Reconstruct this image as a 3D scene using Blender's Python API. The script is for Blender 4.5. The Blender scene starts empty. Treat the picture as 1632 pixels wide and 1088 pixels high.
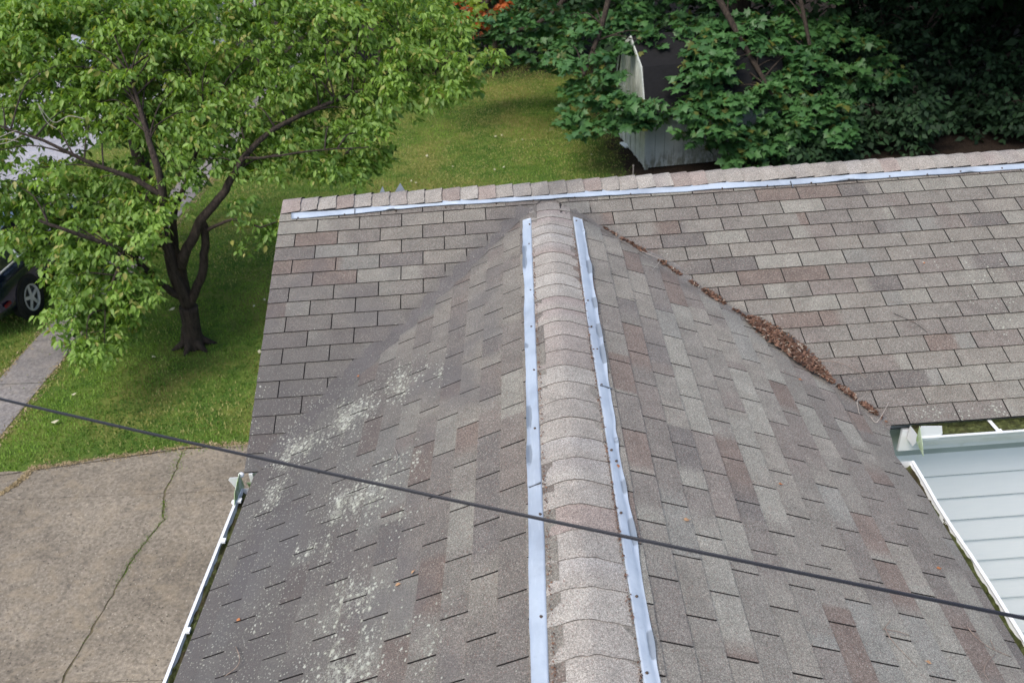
import bpy, math, random
import numpy as np
from mathutils import Vector, Matrix
R = math.radians
random.seed(7)
rng = np.random.default_rng(7)
SC = bpy.context.scene
COL = SC.collection

# ------------------------------------------------------------------ camera
CAM = np.array([-0.1369, -6.208, 2.3067])
YAW, PIT, ROL, FPX = -0.0300, -0.5427, -0.0599, 1377.53
def cam_axes():
    f = np.array([math.sin(YAW)*math.cos(PIT), math.cos(YAW)*math.cos(PIT), math.sin(PIT)])
    r = np.array([math.cos(YAW), -math.sin(YAW), 0.0]); u = np.cross(r, f)
    return r*math.cos(ROL)+u*math.sin(ROL), -r*math.sin(ROL)+u*math.cos(ROL), f
CR, CU, CF = cam_axes()
cam = bpy.data.cameras.new('camera'); camo = bpy.data.objects.new('camera', cam); COL.objects.link(camo)
m = Matrix(((CR[0], CU[0], -CF[0], CAM[0]), (CR[1], CU[1], -CF[1], CAM[1]), (CR[2], CU[2], -CF[2], CAM[2]), (0, 0, 0, 1)))
camo.matrix_world = m
cam.sensor_width = 22.3; cam.lens = FPX/1632*22.3; cam.clip_end = 500; cam.clip_start = 0.05
cam.dof.use_dof = True; cam.dof.focus_distance = 4.6; cam.dof.aperture_fstop = 2.2
SC.camera = camo

# ------------------------------------------------------------------ light
SUN_EL, SUN_AZ = R(58), R(-136)      # azimuth from +Y towards +X
w = bpy.data.worlds.new('World'); SC.world = w; w.use_nodes = True
nt = w.node_tree; bg = nt.nodes['Background']
sky = nt.nodes.new('ShaderNodeTexSky'); sky.sky_type = 'NISHITA'; sky.sun_disc = False
sky.sun_elevation = SUN_EL; sky.sun_rotation = SUN_AZ; sky.air_density = 1.0; sky.dust_density = 3.0; sky.ozone_density = 1.0
nt.links.new(sky.outputs[0], bg.inputs[0]); bg.inputs[1].default_value = 0.15
sl = bpy.data.lights.new('sun', 'SUN'); sl.energy = 1.4; sl.angle = R(28); sl.color = (1.0, 0.94, 0.86)
so = bpy.data.objects.new('sun', sl); COL.objects.link(so)
sd = Vector((math.sin(SUN_AZ)*math.cos(SUN_EL), math.cos(SUN_AZ)*math.cos(SUN_EL), math.sin(SUN_EL)))
so.rotation_euler = sd.to_track_quat('Z', 'Y').to_euler(); so.location = (-8, 0, 15)
SC.view_settings.view_transform = 'Standard'; SC.view_settings.look = 'None'
SC.view_settings.exposure = 0.68; SC.view_settings.gamma = 1.0
SC.render.engine = 'CYCLES'

# ------------------------------------------------------------------ geometry frames
G = -4.3
PM, SK, PL, PR, DZ = 0.3988, 0.0508, 0.4390, 0.3850, -0.0683
def ray(px, py): return CF+(px-816)/FPX*CR-(py-544)/FPX*CU
def at(px, py, z=G):
    d = ray(px, py); return CAM+d*((z-CAM[2])/d[2])
def aty(px, py, Y):
    d = ray(px, py); return CAM+d*((Y-CAM[1])/d[1])
class Frame:
    def __init__(s, o, a, b):
        s.o = np.array(o, float); s.a = np.array(a, float); s.b = np.array(b, float); n = np.cross(s.a, s.b)
        s.n = n if n[2] > 0 else -n
    drop = None
    def p(s, u, v, h=0):
        q = s.o+s.a*u+s.b*v+s.n*h
        return q if s.drop is None else q-np.array([0, 0, s.drop(u, v)])
    def hit(s, px, py, h=0):
        d = ray(px, py); o = s.o+s.n*h; t = ((o-CAM)@s.n)/(d@s.n); P = CAM+d*t
        return (P-s.o)@s.a, (P-s.o)@s.b
UX = np.array([math.cos(SK), math.sin(SK), 0]); UY = np.array([-math.sin(SK), math.cos(SK), 0])
FM = Frame((0, 0, 0), UX, -UY*math.cos(PM)+np.array([0, 0, -math.sin(PM)]))
SR = 0.085                                   # where the two main slopes meet (slope distance)
ridge_pt = FM.p(0, SR)
FB = Frame(ridge_pt, UX, UY*math.cos(PM)+np.array([0, 0, -math.sin(PM)]))
FL = Frame((0, 0, DZ), (0, 1, 0), (-math.cos(PL), 0, -math.sin(PL)))
FR = Frame((0, 0, DZ), (0, 1, 0), (math.cos(PR), 0, -math.sin(PR)))

def _ss(x): x = min(1, max(0, x)); return x*x*(3-2*x)
FR.drop = lambda u, v: .062*_ss((v-1.2)/.9)*_ss((u+2.8)/.65)      # the slope sags into the inside corner
# ------------------------------------------------------------------ helpers
class MB:
    def __init__(s): s.v = []; s.f = []; s.m = []; s.c = []
    def vert(s, p, c=(1, 1, 1)): s.v.append(tuple(float(x) for x in p)); s.c.append(c); return len(s.v)-1
    def face(s, pts, m=0, c=(1, 1, 1)):
        cs = c if isinstance(c, list) else [c]*len(pts)
        s.f.append([s.vert(p, k) for p, k in zip(pts, cs)]); s.m.append(m)
    def box(s, c, dx, dy, dz, X=(1, 0, 0), Y=(0, 1, 0), Z=(0, 0, 1), m=0, col=(1, 1, 1)):
        c = np.array(c, float); X = np.array(X)*dx/2; Y = np.array(Y)*dy/2; Z = np.array(Z)*dz/2
        q = [c+a*X+b*Y+d*Z for a in (-1, 1) for b in (-1, 1) for d in (-1, 1)]
        i = [s.vert(p, col) for p in q]
        for a in ((0, 1, 3, 2), (4, 6, 7, 5), (0, 4, 5, 1), (2, 3, 7, 6), (0, 2, 6, 4), (1, 5, 7, 3)):
            s.f.append([i[k] for k in a]); s.m.append(m)
    def tube(s, pts, rad, n=8, m=0, col=(1, 1, 1), cap=True):
        pts = [np.array(p, float) for p in pts]; rings = []
        for k, p in enumerate(pts):
            t = pts[min(k+1, len(pts)-1)]-pts[max(k-1, 0)]; t = t/(np.linalg.norm(t)+1e-9)
            a = np.cross(t, (0.13, 0.21, 0.97) if abs(t[2]) < .9 else (1, 0.1, 0)) if k == 0 else a-t*(a@t)
            a = a/(np.linalg.norm(a)+1e-9); b = np.cross(t, a)
            r = rad[k] if hasattr(rad, '__len__') else rad
            rings.append([s.vert(p+a*math.cos(2*math.pi*j/n)*r+b*math.sin(2*math.pi*j/n)*r, col) for j in range(n)])
        for A, B in zip(rings, rings[1:]):
            for j in range(n): s.f.append([A[j], A[(j+1) % n], B[(j+1) % n], B[j]]); s.m.append(m)
        if cap:
            s.f.append(rings[0][::-1]); s.m.append(m); s.f.append(rings[-1]); s.m.append(m)
    def lathe(s, prof, o, ax, m=0, n=28, col=(1, 1, 1)):
        o = np.array(o, float); ax = np.array(ax, float); a = np.cross(ax, (0, 0, 1.)) if abs(ax[2]) < .9 else np.array((1., 0, 0)); a /= np.linalg.norm(a); b = np.cross(ax, a)
        rings = [[s.vert(o+ax*h+(a*math.cos(2*math.pi*j/n)+b*math.sin(2*math.pi*j/n))*r, col) for j in range(n)] for r, h in prof]
        for A, B in zip(rings, rings[1:]):
            for j in range(n): s.f.append([A[j], A[(j+1) % n], B[(j+1) % n], B[j]]); s.m.append(m)
    def extrude(s, prof, P0, P1, X, Z, m=0, closed=False, col=(1, 1, 1), caps=False):
        P0 = np.array(P0, float); P1 = np.array(P1, float); X = np.array(X, float); Z = np.array(Z, float)
        A = [s.vert(P0+X*a+Z*b, col) for a, b in prof]; B = [s.vert(P1+X*a+Z*b, col) for a, b in prof]
        k = len(prof)
        for j in range(k if closed else k-1): s.f.append([A[j], A[(j+1) % k], B[(j+1) % k], B[j]]); s.m.append(m)
        if caps: s.f.append(A[::-1]); s.m.append(m); s.f.append(B); s.m.append(m)
    def build(s, name, mats, parent=None, smooth=False):
        me = bpy.data.meshes.new(name); me.from_pydata(s.v, [], s.f)
        mats = mats if isinstance(mats, (list, tuple)) else [mats]
        for q in mats: me.materials.append(q)
        me.polygons.foreach_set('material_index', s.m)
        if smooth: me.polygons.foreach_set('use_smooth', [True]*len(s.f))
        at_ = me.color_attributes.new('Col', 'FLOAT_COLOR', 'POINT')
        at_.data.foreach_set('color', np.array([(c[0], c[1], c[2], 1) for c in s.c], dtype=np.float32).ravel())
        me.update()
        o = bpy.data.objects.new(name, me); COL.objects.link(o); o.parent = parent
        return o
def tag(o, label=None, cat=None, group=None, kind=None):
    if label: o['label'] = label
    if cat: o['category'] = cat
    if group: o['group'] = group
    if kind: o['kind'] = kind
    return o
def empty(name, loc, label, cat, group=None):
    o = bpy.data.objects.new(name, None); COL.objects.link(o); o.location = loc; o.empty_display_size = .2
    tag(o, label, cat, group); bpy.context.view_layer.update(); return o
def reparent(o, root):                        # keep world position
    o.parent = root; o.matrix_parent_inverse = Matrix.Translation(-Vector(root.location)); return o
def sm(x): return x*x*(3-2*x)
def vnoise(seed=0):
    g = np.random.default_rng(seed).uniform(-1, 1, (64, 64))
    def f(x, y):
        xi, yi = int(math.floor(x)), int(math.floor(y)); a, b = sm(x-xi), sm(y-yi)
        q = lambda i, j: g[i % 64, j % 64]
        return (q(xi, yi)*(1-a)+q(xi+1, yi)*a)*(1-b)+(q(xi, yi+1)*(1-a)+q(xi+1, yi+1)*a)*b
    return f
N1, N2, N3 = vnoise(1), vnoise(2), vnoise(3)

# ------------------------------------------------------------------ node material helper
class NM:
    def __init__(s, name):
        s.mat = bpy.data.materials.new(name); s.mat.use_nodes = True; s.t = s.mat.node_tree
        s.b = s.t.nodes['Principled BSDF']; s.out = s.t.nodes['Material Output']
        s.co = s.t.nodes.new('ShaderNodeTexCoord').outputs['Object']
    def node(s, t, **k):
        n = s.t.nodes.new(t)
        for a, b in k.items(): setattr(n, a, b)
        return n
    def set(s, sock, v):
        if hasattr(v, 'is_output') or isinstance(v, bpy.types.NodeSocket): s.t.links.new(v, sock)
        else: sock.default_value = v
    def math(s, op, a, b=0.0, c=0.0, clamp=False):
        n = s.node('ShaderNodeMath', operation=op, use_clamp=clamp); s.set(n.inputs[0], a); s.set(n.inputs[1], b)
        if len(n.inputs) > 2: s.set(n.inputs[2], c)
        return n.outputs[0]
    def map(s, v, a, b, c=0.0, d=1.0):
        n = s.node('ShaderNodeMapRange'); s.set(n.inputs[0], v)
        for i, q in enumerate((a, b, c, d)): n.inputs[i+1].default_value = q
        return n.outputs[0]
    def scale(s, vec, sc):
        n = s.node('ShaderNodeMapping'); s.set(n.inputs[0], vec); n.inputs['Scale'].default_value = sc; return n.outputs[0]
    def noise(s, sc, det=3, rough=.55, vec=None, out='Fac', dist=0):
        n = s.node('ShaderNodeTexNoise'); s.set(n.inputs['Vector'], vec if vec is not None else s.co)
        n.inputs['Scale'].default_value = sc; n.inputs['Detail'].default_value = det; n.inputs['Roughness'].default_value = rough
        n.inputs['Distortion'].default_value = dist
        return n.outputs[out]
    def vor(s, sc, vec=None, out='Distance', rnd=1, feature='F1'):
        n = s.node('ShaderNodeTexVoronoi', feature=feature); s.set(n.inputs['Vector'], vec if vec is not None else s.co); n.inputs['Scale'].default_value = sc
        n.inputs['Randomness'].default_value = rnd
        return n.outputs[out]
    def ramp(s, v, stops, mode='LINEAR'):
        n = s.node('ShaderNodeValToRGB'); s.set(n.inputs[0], v); n.color_ramp.interpolation = mode; e = n.color_ramp.elements
        while len(e) < len(stops): e.new(.5)
        for k, (p, c) in zip(e, stops): k.position = p; k.color = (c[0], c[1], c[2], 1) if hasattr(c, '__len__') else (c, c, c, 1)
        return n.outputs[0]
    def mix(s, f, a, b, mode='MIX'):
        n = s.node('ShaderNodeMix', data_type='RGBA', blend_type=mode); s.set(n.inputs[0], f)
        A, B = n.inputs[6], n.inputs[7]
        for q, v in ((A, a), (B, b)):
            if isinstance(v, (tuple, list)): v = (v[0], v[1], v[2], 1)
            s.set(q, v)
        return n.outputs[2]
    def attr(s, name='Col', out='Color'):
        return s.node('ShaderNodeAttribute', attribute_name=name).outputs[out]
    def sep(s, vec):
        return s.node('ShaderNodeSeparateXYZ'), vec
    def xyz(s):
        n = s.node('ShaderNodeSeparateXYZ'); s.set(n.inputs[0], s.co); return n.outputs
    def bump(s, h, strength=.3, dist=.01):
        n = s.node('ShaderNodeBump'); n.inputs['Strength'].default_value = strength; n.inputs['Distance'].default_value = dist
        s.set(n.inputs['Height'], h); s.set(s.b.inputs['Normal'], n.outputs[0])
    def base(s, c, rough=.9, metal=0.0, spec=.3):
        s.set(s.b.inputs['Base Color'], (c[0], c[1], c[2], 1) if isinstance(c, (tuple, list)) else c)
        s.set(s.b.inputs['Roughness'], rough); s.set(s.b.inputs['Metallic'], metal); s.b.inputs['Specular IOR Level'].default_value = spec
        return s.mat
MAT = {}
# valley lines (point, direction) from the slope planes
def valley(Fw):
    n1, n2 = FM.n, Fw.n; d = np.cross(n1, n2); A = np.array([n1, n2, d]); P0 = np.linalg.solve(A, [n1@FM.o, n2@Fw.o, 0])
    if d[1] > 0: d = -d
    return P0, d/np.linalg.norm(d)
VL, VR = valley(FL), valley(FR)
VPTS = [VR[0]+VR[1]*.12]+[FM.p(*FM.hit(*q)) for q in ((935, 350), (1040, 412), (1120, 465), (1200, 517), (1310, 600), (1420, 681))]
VPTS.append(VPTS[-1]+(VPTS[-1]-VPTS[-2])*.35)
_vl = np.cumsum([0]+[np.linalg.norm(b_-a_) for a_, b_ in zip(VPTS, VPTS[1:])])
def vr_pt(t): return np.array([np.interp(t-.12, _vl, [p[k] for p in VPTS]) for k in range(3)])
def vr_x(y): return np.interp(-y, [-p[1] for p in VPTS], [p[0] for p in VPTS])
VR = (VPTS[1], (VPTS[6]-VPTS[1])/np.linalg.norm(VPTS[6]-VPTS[1]))
VRT = float(_vl[-2])+.12

def shingle_mat():
    s = NM('asphalt_shingle'); X = s.xyz()
    col = s.attr()
    # granules at two sizes
    g1 = s.noise(330, 2, .6); g2 = s.noise(120, 2, .5); g3 = s.noise(9, 3, .55)
    col = s.mix(1.0, col, s.ramp(g1, [(.30, .38), (.5, .92), (.70, 1.95)]), 'MULTIPLY')
    col = s.mix(1.0, col, s.ramp(g2, [(.3, .78), (.7, 1.24)]), 'MULTIPLY')
    col = s.mix(1.0, col, s.ramp(g3, [(.3, .88), (.7, 1.12)]), 'MULTIPLY')
    # reddish and whitish single granules
    wv = s.vor(260, out='Color'); sepc = s.node('ShaderNodeSeparateColor'); s.set(sepc.inputs[0], wv)
    col = s.mix(s.map(sepc.outputs[0], .93, .96, 0, .5), col, (.42, .39, .34))
    col = s.mix(s.map(sepc.outputs[1], .93, .96, 0, .45), col, (.20, .10, .08))
    # algae darkening along the valleys and the lower left slope, with ragged shape
    def vdist(V):
        P0, d = V
        sub = s.node('ShaderNodeVectorMath', operation='SUBTRACT'); s.set(sub.inputs[0], s.co); sub.inputs[1].default_value = tuple(P0)
        cr = s.node('ShaderNodeVectorMath', operation='CROSS_PRODUCT'); s.set(cr.inputs[0], sub.outputs[0]); cr.inputs[1].default_value = tuple(d)
        ln = s.node('ShaderNodeVectorMath', operation='LENGTH'); s.set(ln.inputs[0], cr.outputs[0]); return ln.outputs['Value']
    n = s.noise(3.2, 4, .6); nn = s.math('MULTIPLY', s.math('SUBTRACT', n, .5), .34)
    dl = s.math('ADD', vdist(VL), nn); dr = s.math('ADD', vdist(VR), nn)
    fl = s.map(dl, .02, .22, .50, 0); fr = s.map(dr, .02, .15, .36, 0)
    # lower left part of the wing slope
    low = s.math('MULTIPLY', s.map(s.math('ADD', X[0], s.math('MULTIPLY', nn, 1.4)), -.45, -1.35, 0, .74), s.map(X[1], -.7, -1.7, 0, 1))
    lowr = s.math('MULTIPLY', s.map(s.math('ADD', X[0], nn), 1.55, 2.0, 0, .45), s.map(X[1], -2.1, -2.4, 0, 1))
    f = s.math('MAXIMUM', s.math('MAXIMUM', fl, fr), s.math('MAXIMUM', low, lowr))
    col = s.mix(f, col, (.082, .078, .077))
    # soft darker clouds on wing left
    cl = s.math('MULTIPLY', s.map(s.noise(2.2, 3, .6, s.scale(s.co, (1, .7, 1))), .5, .68, 0, .5), s.map(X[0], -.1, -.4, 0, 1))
    cl = s.math('MULTIPLY', cl, s.map(X[1], -.2, -.8, 0, 1))
    col = s.mix(cl, col, (.10, .096, .098))
    # lichen: ragged patches gathered round a few colonies, drawn out along the courses
    def blob(px, py, F, ry, rx, amp):
        P = F.p(*F.hit(px, py)); q = s.node('ShaderNodeVectorMath', operation='SUBTRACT'); s.set(q.inputs[0], s.co); q.inputs[1].default_value = tuple(P)
        m_ = s.node('ShaderNodeVectorMath', operation='MULTIPLY'); s.set(m_.inputs[0], q.outputs[0]); m_.inputs[1].default_value = (1/rx, 1/ry, 0)
        l = s.node('ShaderNodeVectorMath', operation='LENGTH'); s.set(l.inputs[0], m_.outputs[0]); return s.map(l.outputs['Value'], 1.0, .15, 0, amp)
    dens = None
    for a_ in ((640, 610, FL, .45, .30, .85), (560, 665, FL, .40, .35, 1.), (480, 715, FL, .35, .35, 1.), (700, 600, FL, .35, .10, .7), (580, 790, FL, .38, .42, .95), (440, 790, FL, .35, .22, .8), (660, 740, FL, .35, .16, .6), (500, 880, FL, .35, .45, .6),
               (560, 960, FL, .35, .35, .85), (560, 1060, FL, .35, .45, .9), (690, 1020, FL, .30, .18, .7), (400, 1000, FL, .4, .3, .45), (640, 830, FL, .25, .2, .6), (1560, 440, FM, .45, .5, .40), (1600, 500, FM, .4, .4, .45), (1500, 660, FM, .12, .45, .62), (1600, 655, FM, .12, .4, .62), (1438, 700, FR, .25, .12, .75), (410, 650, FM, .5, .1, .45), (1290, 470, FM, .1, .1, .0)):
        q_ = blob(*a_); dens = q_ if dens is None else s.math('MAXIMUM', dens, q_)
    strk = s.noise(9, 3, .6, s.scale(s.co, (2.6, .55, 1))); dens = s.math('ADD', dens, s.math('MULTIPLY', s.math('SUBTRACT', strk, .5), 1.5), clamp=True)
    dens = s.math('MULTIPLY', dens, s.map(dens, .02, .12))
    ln1 = s.noise(62, 6, .8, s.scale(s.co, (1.1, .85, 1.1))); thr = s.map(dens, .05, 1, .70, .485)
    lich = s.map(s.math('SUBTRACT', ln1, thr), 0, .035, 0, .55)
    dd = s.math('ADD', s.vor(36, s.scale(s.co, (1.1, .9, 1))), s.math('MULTIPLY', s.math('SUBTRACT', s.noise(110, 4, .75), .5), 1.1))
    lich = s.math('MAXIMUM', lich, s.map(s.math('SUBTRACT', s.map(dens, .03, 1, .02, .40), dd), 0, .07, 0, 1))
    v2 = s.noise(150, 3, .7); haze = s.map(s.math('SUBTRACT', v2, s.map(dens, .05, 1, .78, .53)), 0, .05, 0, .75)
    wide = s.math('MULTIPLY', s.math('MULTIPLY', s.map(X[0], -.85, -1.1, 0, 1), s.map(X[1], -1.5, -1.8, 0, 1)), s.map(s.noise(3.5, 3, .6)  , .35, .6, .25, .8))
    dots = s.map(s.math('ADD', s.vor(60), s.math('MULTIPLY', s.noise(140, 3, .7), .7)), .62, .50, 0, .85)
    lich = s.math('MAXIMUM', s.math('MAXIMUM', lich, haze), s.math('MULTIPLY', dots, wide))
    lcol = s.mix(s.noise(14, 2), (.30, .31, .23), (.50, .51, .46))
    col = s.mix(lich, col, lcol)
    h = s.math('ADD', s.math('MULTIPLY', g1, .6), s.math('ADD', s.math('MULTIPLY', g2, .6), s.math('MULTIPLY', lich, 1.2)))
    s.bump(h, .55, .004)
    s.base(col, .93, 0, .25); return s.mat
MAT['shingle'] = shingle_mat()
def simple(name, c, rough=.8, metal=0., spec=.3, var=0.12, sc=8, bump=0):
    s = NM(name); n = s.noise(sc, 4, .6)
    col = s.mix(1.0, (c[0], c[1], c[2], 1), s.ramp(n, [(.3, 1-var), (.7, 1+var)]), 'MULTIPLY')
    if bump: s.bump(n, bump, .01)
    return s.base(col, rough, metal, spec)
MAT['asphalt_edge'] = simple('asphalt_edge', (.020, .018, .018), .95, sc=40)
MAT['cap_edge'] = simple('cap_edge', (.095, .086, .078), .95, sc=50, var=.5)
MAT['underlay'] = simple('underlay', (.03, .028, .027), .95, sc=40)
def galv():
    s = NM('galvanised_metal'); n = s.noise(5, 3, .6, s.scale(s.co, (1, 1, 1))); n2 = s.noise(60, 2)
    col = s.mix(s.map(n, .3, .7), (.38, .445, .52), (.48, .545, .61))
    n4 = s.noise(3, 4, .65, s.scale(s.co, (.6, .6, .6))); col = s.mix(s.map(n4, .50, .64, 0, .6), col, (.31, .35, .40))
    n3_ = s.noise(90, 3, .6, s.scale(s.co, (1, .12, 1))); col = s.mix(s.map(n3_, .55, .75, 0, .25), col, (.62, .68, .74))
    col = s.mix(s.map(n2, .62, .72, 0, .25), col, (.30, .35, .42))
    a = s.attr('Col', 'Color'); sp = s.node('ShaderNodeSeparateColor'); s.set(sp.inputs[0], a)
    edge = s.math('MULTIPLY', sp.outputs[0], 1.0)
    msk = s.map(s.math('ADD', edge, s.math('MULTIPLY', s.math('SUBTRACT', s.noise(9, 4, .6), .5), 1.9)), .55, .72, 0, .75)
    col = s.mix(msk, col, (.19, .22, .25))
    s.bump(s.noise(14, 3), .35, .012)
    return s.base(col, s.map(n, .3, .7, .42, .55), .25, .4)
MAT['galv'] = galv()
MAT['nail'] = simple('rusty_nail', (.09, .065, .05), .6, .5, sc=90)
def whitemetal():
    s = NM('white_aluminium'); n = s.noise(7, 4, .65)
    col = s.mix(s.map(n, .52, .75, 0, .35), (.80, .82, .82), (.46, .52, .38)); return s.base(col, .4, 0, .4)
MAT['white'] = whitemetal()
def mossy_white():
    s = NM('algae_covered_white'); n = s.noise(16, 4, .65)
    col = s.mix(s.map(n, .35, .6), (.55, .62, .50), (.25, .36, .13)); return s.base(col, .7)
MAT['mossywhite'] = mossy_white()
def moss():
    s = NM('moss'); n = s.noise(30, 4, .7); n2 = s.noise(6, 3)
    col = s.ramp(n, [(.25, (.014, .014, .006)), (.5, (.055, .065, .018)), (.75, (.14, .16, .06))])
    col = s.mix(s.map(n2, .5, .62, 0, .7), col, (.045, .028, .018)); s.bump(n, .8, .02); return s.base(col, .95)
MAT['moss'] = moss()
def siding():
    s = NM('vinyl_siding'); n = s.noise(1.5, 4, .6); n2 = s.noise(90, 2, .5, s.scale(s.co, (.06, .06, 1)))
    col = s.mix(s.map(n, .3, .7), (.80, .83, .85), (.87, .89, .905)); col = s.mix(s.map(n2, .3, .7, 0, .12), col, (.62, .69, .75))
    return s.base(col, .45, 0, .5)
MAT['siding'] = siding()
MAT['lapshade'] = simple('lap_shadow_line', (.20, .235, .26), .8, sc=5)  # dark tone painting in the shadow line under each siding lap
MAT['wallband'] = simple('grey_green_band', (.40, .45, .43), .6, sc=2.5, var=.10)  # greyer green tone of the band across the top of the wall
MAT['cable'] = simple('black_cable', (.012, .014, .022), .42, 0, .45, sc=30)
MAT['tyre'] = simple('tyre_rubber', (.018, .018, .018), .8, sc=30)
MAT['alloy'] = simple('alloy_rim', (.78, .79, .80), .3, .35, sc=10, var=.05)
MAT['carpaint'] = NM('navy_car_paint').base((.010, .016, .055), .2, .5, .6)
MAT['carpaint'].node_tree.nodes['Principled BSDF'].inputs['Coat Weight'].default_value = 1.0
MAT['silverpaint'] = NM('silver_car_paint').base((.55, .58, .62), .25, .5, .5)
MAT['glass'] = NM('car_glass').base((.02, .025, .03), .05, 0, .8)
MAT['trim'] = NM('dark_trim').base((.02, .02, .022), .5)
MAT['redlens'] = NM('red_lens').base((.16, .006, .008), .2)
MAT['lamp'] = NM('clear_lens').base((.7, .7, .7), .15)
def bark():
    s = NM('bark'); n = s.noise(9, 5, .7, s.scale(s.co, (3, 3, .6))); col = s.ramp(n, [(.3, (.016, .012, .010)), (.6, (.06, .045, .035)), (.8, (.12, .10, .08))])
    s.bump(n, .9, .04); return s.base(col, .95)
MAT['bark'] = bark()
MAT['twig'] = simple('dry_twig', (.26, .20, .16), .9, sc=60, var=.4)
def leafmat(name, lo, hi, trans=.35, sub=None, gloss=.45):
    s = NM(name); a = s.attr('Col', 'Color'); sp = s.node('ShaderNodeSeparateColor'); s.set(sp.inputs[0], a)
    col = s.mix(sp.outputs[0], lo, hi)
    if sub: col = s.mix(s.map(sp.outputs[1], .90, .96), col, sub)
    s.base(col, gloss, 0, .35)
    tr = s.node('ShaderNodeBsdfTranslucent'); s.set(tr.inputs[0], s.mix(1.0, col, (1.5, 1.5, .6), 'MULTIPLY'))
    mx = s.node('ShaderNodeMixShader'); mx.inputs[0].default_value = trans
    s.t.links.new(s.b.outputs[0], mx.inputs[1]); s.t.links.new(tr.outputs[0], mx.inputs[2]); s.t.links.new(mx.outputs[0], s.out.inputs[0])
    return s.mat
MAT['dogleaf'] = leafmat('dogwood_leaf', (.048, .115, .020), (.235, .375, .070), sub=(.30, .30, .08))
MAT['mapleleaf'] = leafmat('maple_leaf', (.022, .075, .026), (.085, .195, .058), .25, sub=(.12, .13, .03))
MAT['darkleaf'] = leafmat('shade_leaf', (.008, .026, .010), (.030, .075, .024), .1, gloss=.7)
MAT['willowleaf'] = leafmat('grey_green_leaf', (.07, .13, .06), (.19, .28, .16), .3)
MAT['yellowleaf'] = leafmat('yellow_green_leaf', (.11, .19, .02), (.30, .38, .05), .4)
MAT['orangeleaf'] = leafmat('orange_leaf', (.30, .06, .015), (.50, .14, .03), .35)
MAT['litter'] = leafmat('dead_leaf_litter', (.060, .032, .024), (.24, .135, .090), .1, sub=(.38, .33, .27), gloss=.9)
MAT['blade'] = leafmat('grass_blade', (.060, .135, .020), (.21, .34, .055), .3, sub=(.38, .36, .14), gloss=.8)
def ground_mat():
    s = NM('lawn_ground'); X = s.xyz(); n = s.noise(.55, 4, .6); n2 = s.noise(3.5, 4, .65); n3 = s.noise(45, 3, .7)
    col = s.mix(s.map(n2, .35, .68), (.050, .105, .018), (.125, .18, .036))
    col = s.mix(s.map(n, .44, .62, 0, .8), col, (.20, .19, .055))
    col = s.mix(s.map(n2, .62, .75, 0, .5), col, (.15, .11, .055))
    e = s.math('ADD', s.math('MULTIPLY', s.map(X[0], .6, 2.6, 0, 1), s.map(X[1], 7.5, 9.5, 0, 1)), s.math('MULTIPLY', s.math('SUBTRACT', n2, .5), 1.1))
    e = s.map(e, .35, .75, 0, 1); far = s.map(s.math('ADD', X[1], s.math('MULTIPLY', n2, 2.5)), 20.6, 22.0, 0, 1)
    # only north of the house the soil turns bare
    bare = s.math('MAXIMUM', s.math('MULTIPLY', e, s.map(X[1], 6.5, 8.0)), s.math('MULTIPLY', far, s.map(X[0], -14, -11)))
    col = s.mix(bare, col, s.mix(s.map(n3, .3, .7), (.014, .010, .007), (.050, .036, .026)))  # bare soil, its colour darkened further to put in the tree shade
    col = s.mix(1.0, col, s.ramp(n3, [(.25, .55), (.75, 1.45)]), 'MULTIPLY')
    s.bump(n3, .8, .03); return s.base(col, 1.0, 0, .1)
MAT['ground'] = ground_mat()
def concrete(name, a, b, speck=1.0):
    s = NM(name); n = s.noise(1.1, 5, .65); n2 = s.noise(26, 4, .7); v = s.vor(34); n3 = s.noise(7, 4, .6)
    col = s.mix(s.map(n, .32, .68), a, b)
    col = s.mix(1.0, col, s.ramp(n2, [(.25, .48), (.5, 1), (.75, 1.55)]), 'MULTIPLY')
    col = s.mix(s.map(n3, .56, .72, 0, .45), col, (a[0]*.55, a[1]*.56, a[2]*.6))
    # exposed stones and small pits
    vc = s.vor(34, out='Color'); sp = s.node('ShaderNodeSeparateColor'); s.set(sp.inputs[0], vc)
    st = s.math('MULTIPLY', s.map(v, .26, .18, 0, 1), s.map(sp.outputs[0], .80, .84, 0, .8*speck)); col = s.mix(st, col, (.42, .38, .31))
    pt = s.math('MULTIPLY', s.map(v, .30, .18, 0, 1), s.map(sp.outputs[1], .86, .9, 0, .9*speck)); col = s.mix(pt, col, (.05, .042, .036))
    n5 = s.noise(2.6, 6, .75, None, 'Fac', 1.2); col = s.mix(s.map(n5, .50, .66, 0, .55), col, (b[0]*1.12, b[1]*1.06, b[2]*.95)); col = s.mix(s.map(n5, .36, .30, 0, .5), col, (.115, .098, .080))
    n6 = s.noise(.8, 6, .8, None, 'Fac', .6); col = s.mix(s.map(s.math('ABSOLUTE', s.math('SUBTRACT', n6, .5)), .004, .0, 0, .5*speck), col, (.07, .06, .05))
    s.bump(s.math('ADD', n2, s.math('MULTIPLY', pt, -1)), .7, .02); return s.base(col, .92, 0, .2)
MAT['concrete'] = concrete('worn_driveway_concrete', (.160, .139, .110), (.250, .218, .172))
MAT['crackdirt'] = simple('crack_dirt', (.10, .085, .05), .95, sc=12, var=.5)
MAT['walk'] = concrete('walk_concrete', (.17, .16, .155), (.235, .22, .21), .5)
MAT['street'] = concrete('street_asphalt', (.26, .26, .28), (.36, .36, .39), .3)
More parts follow.
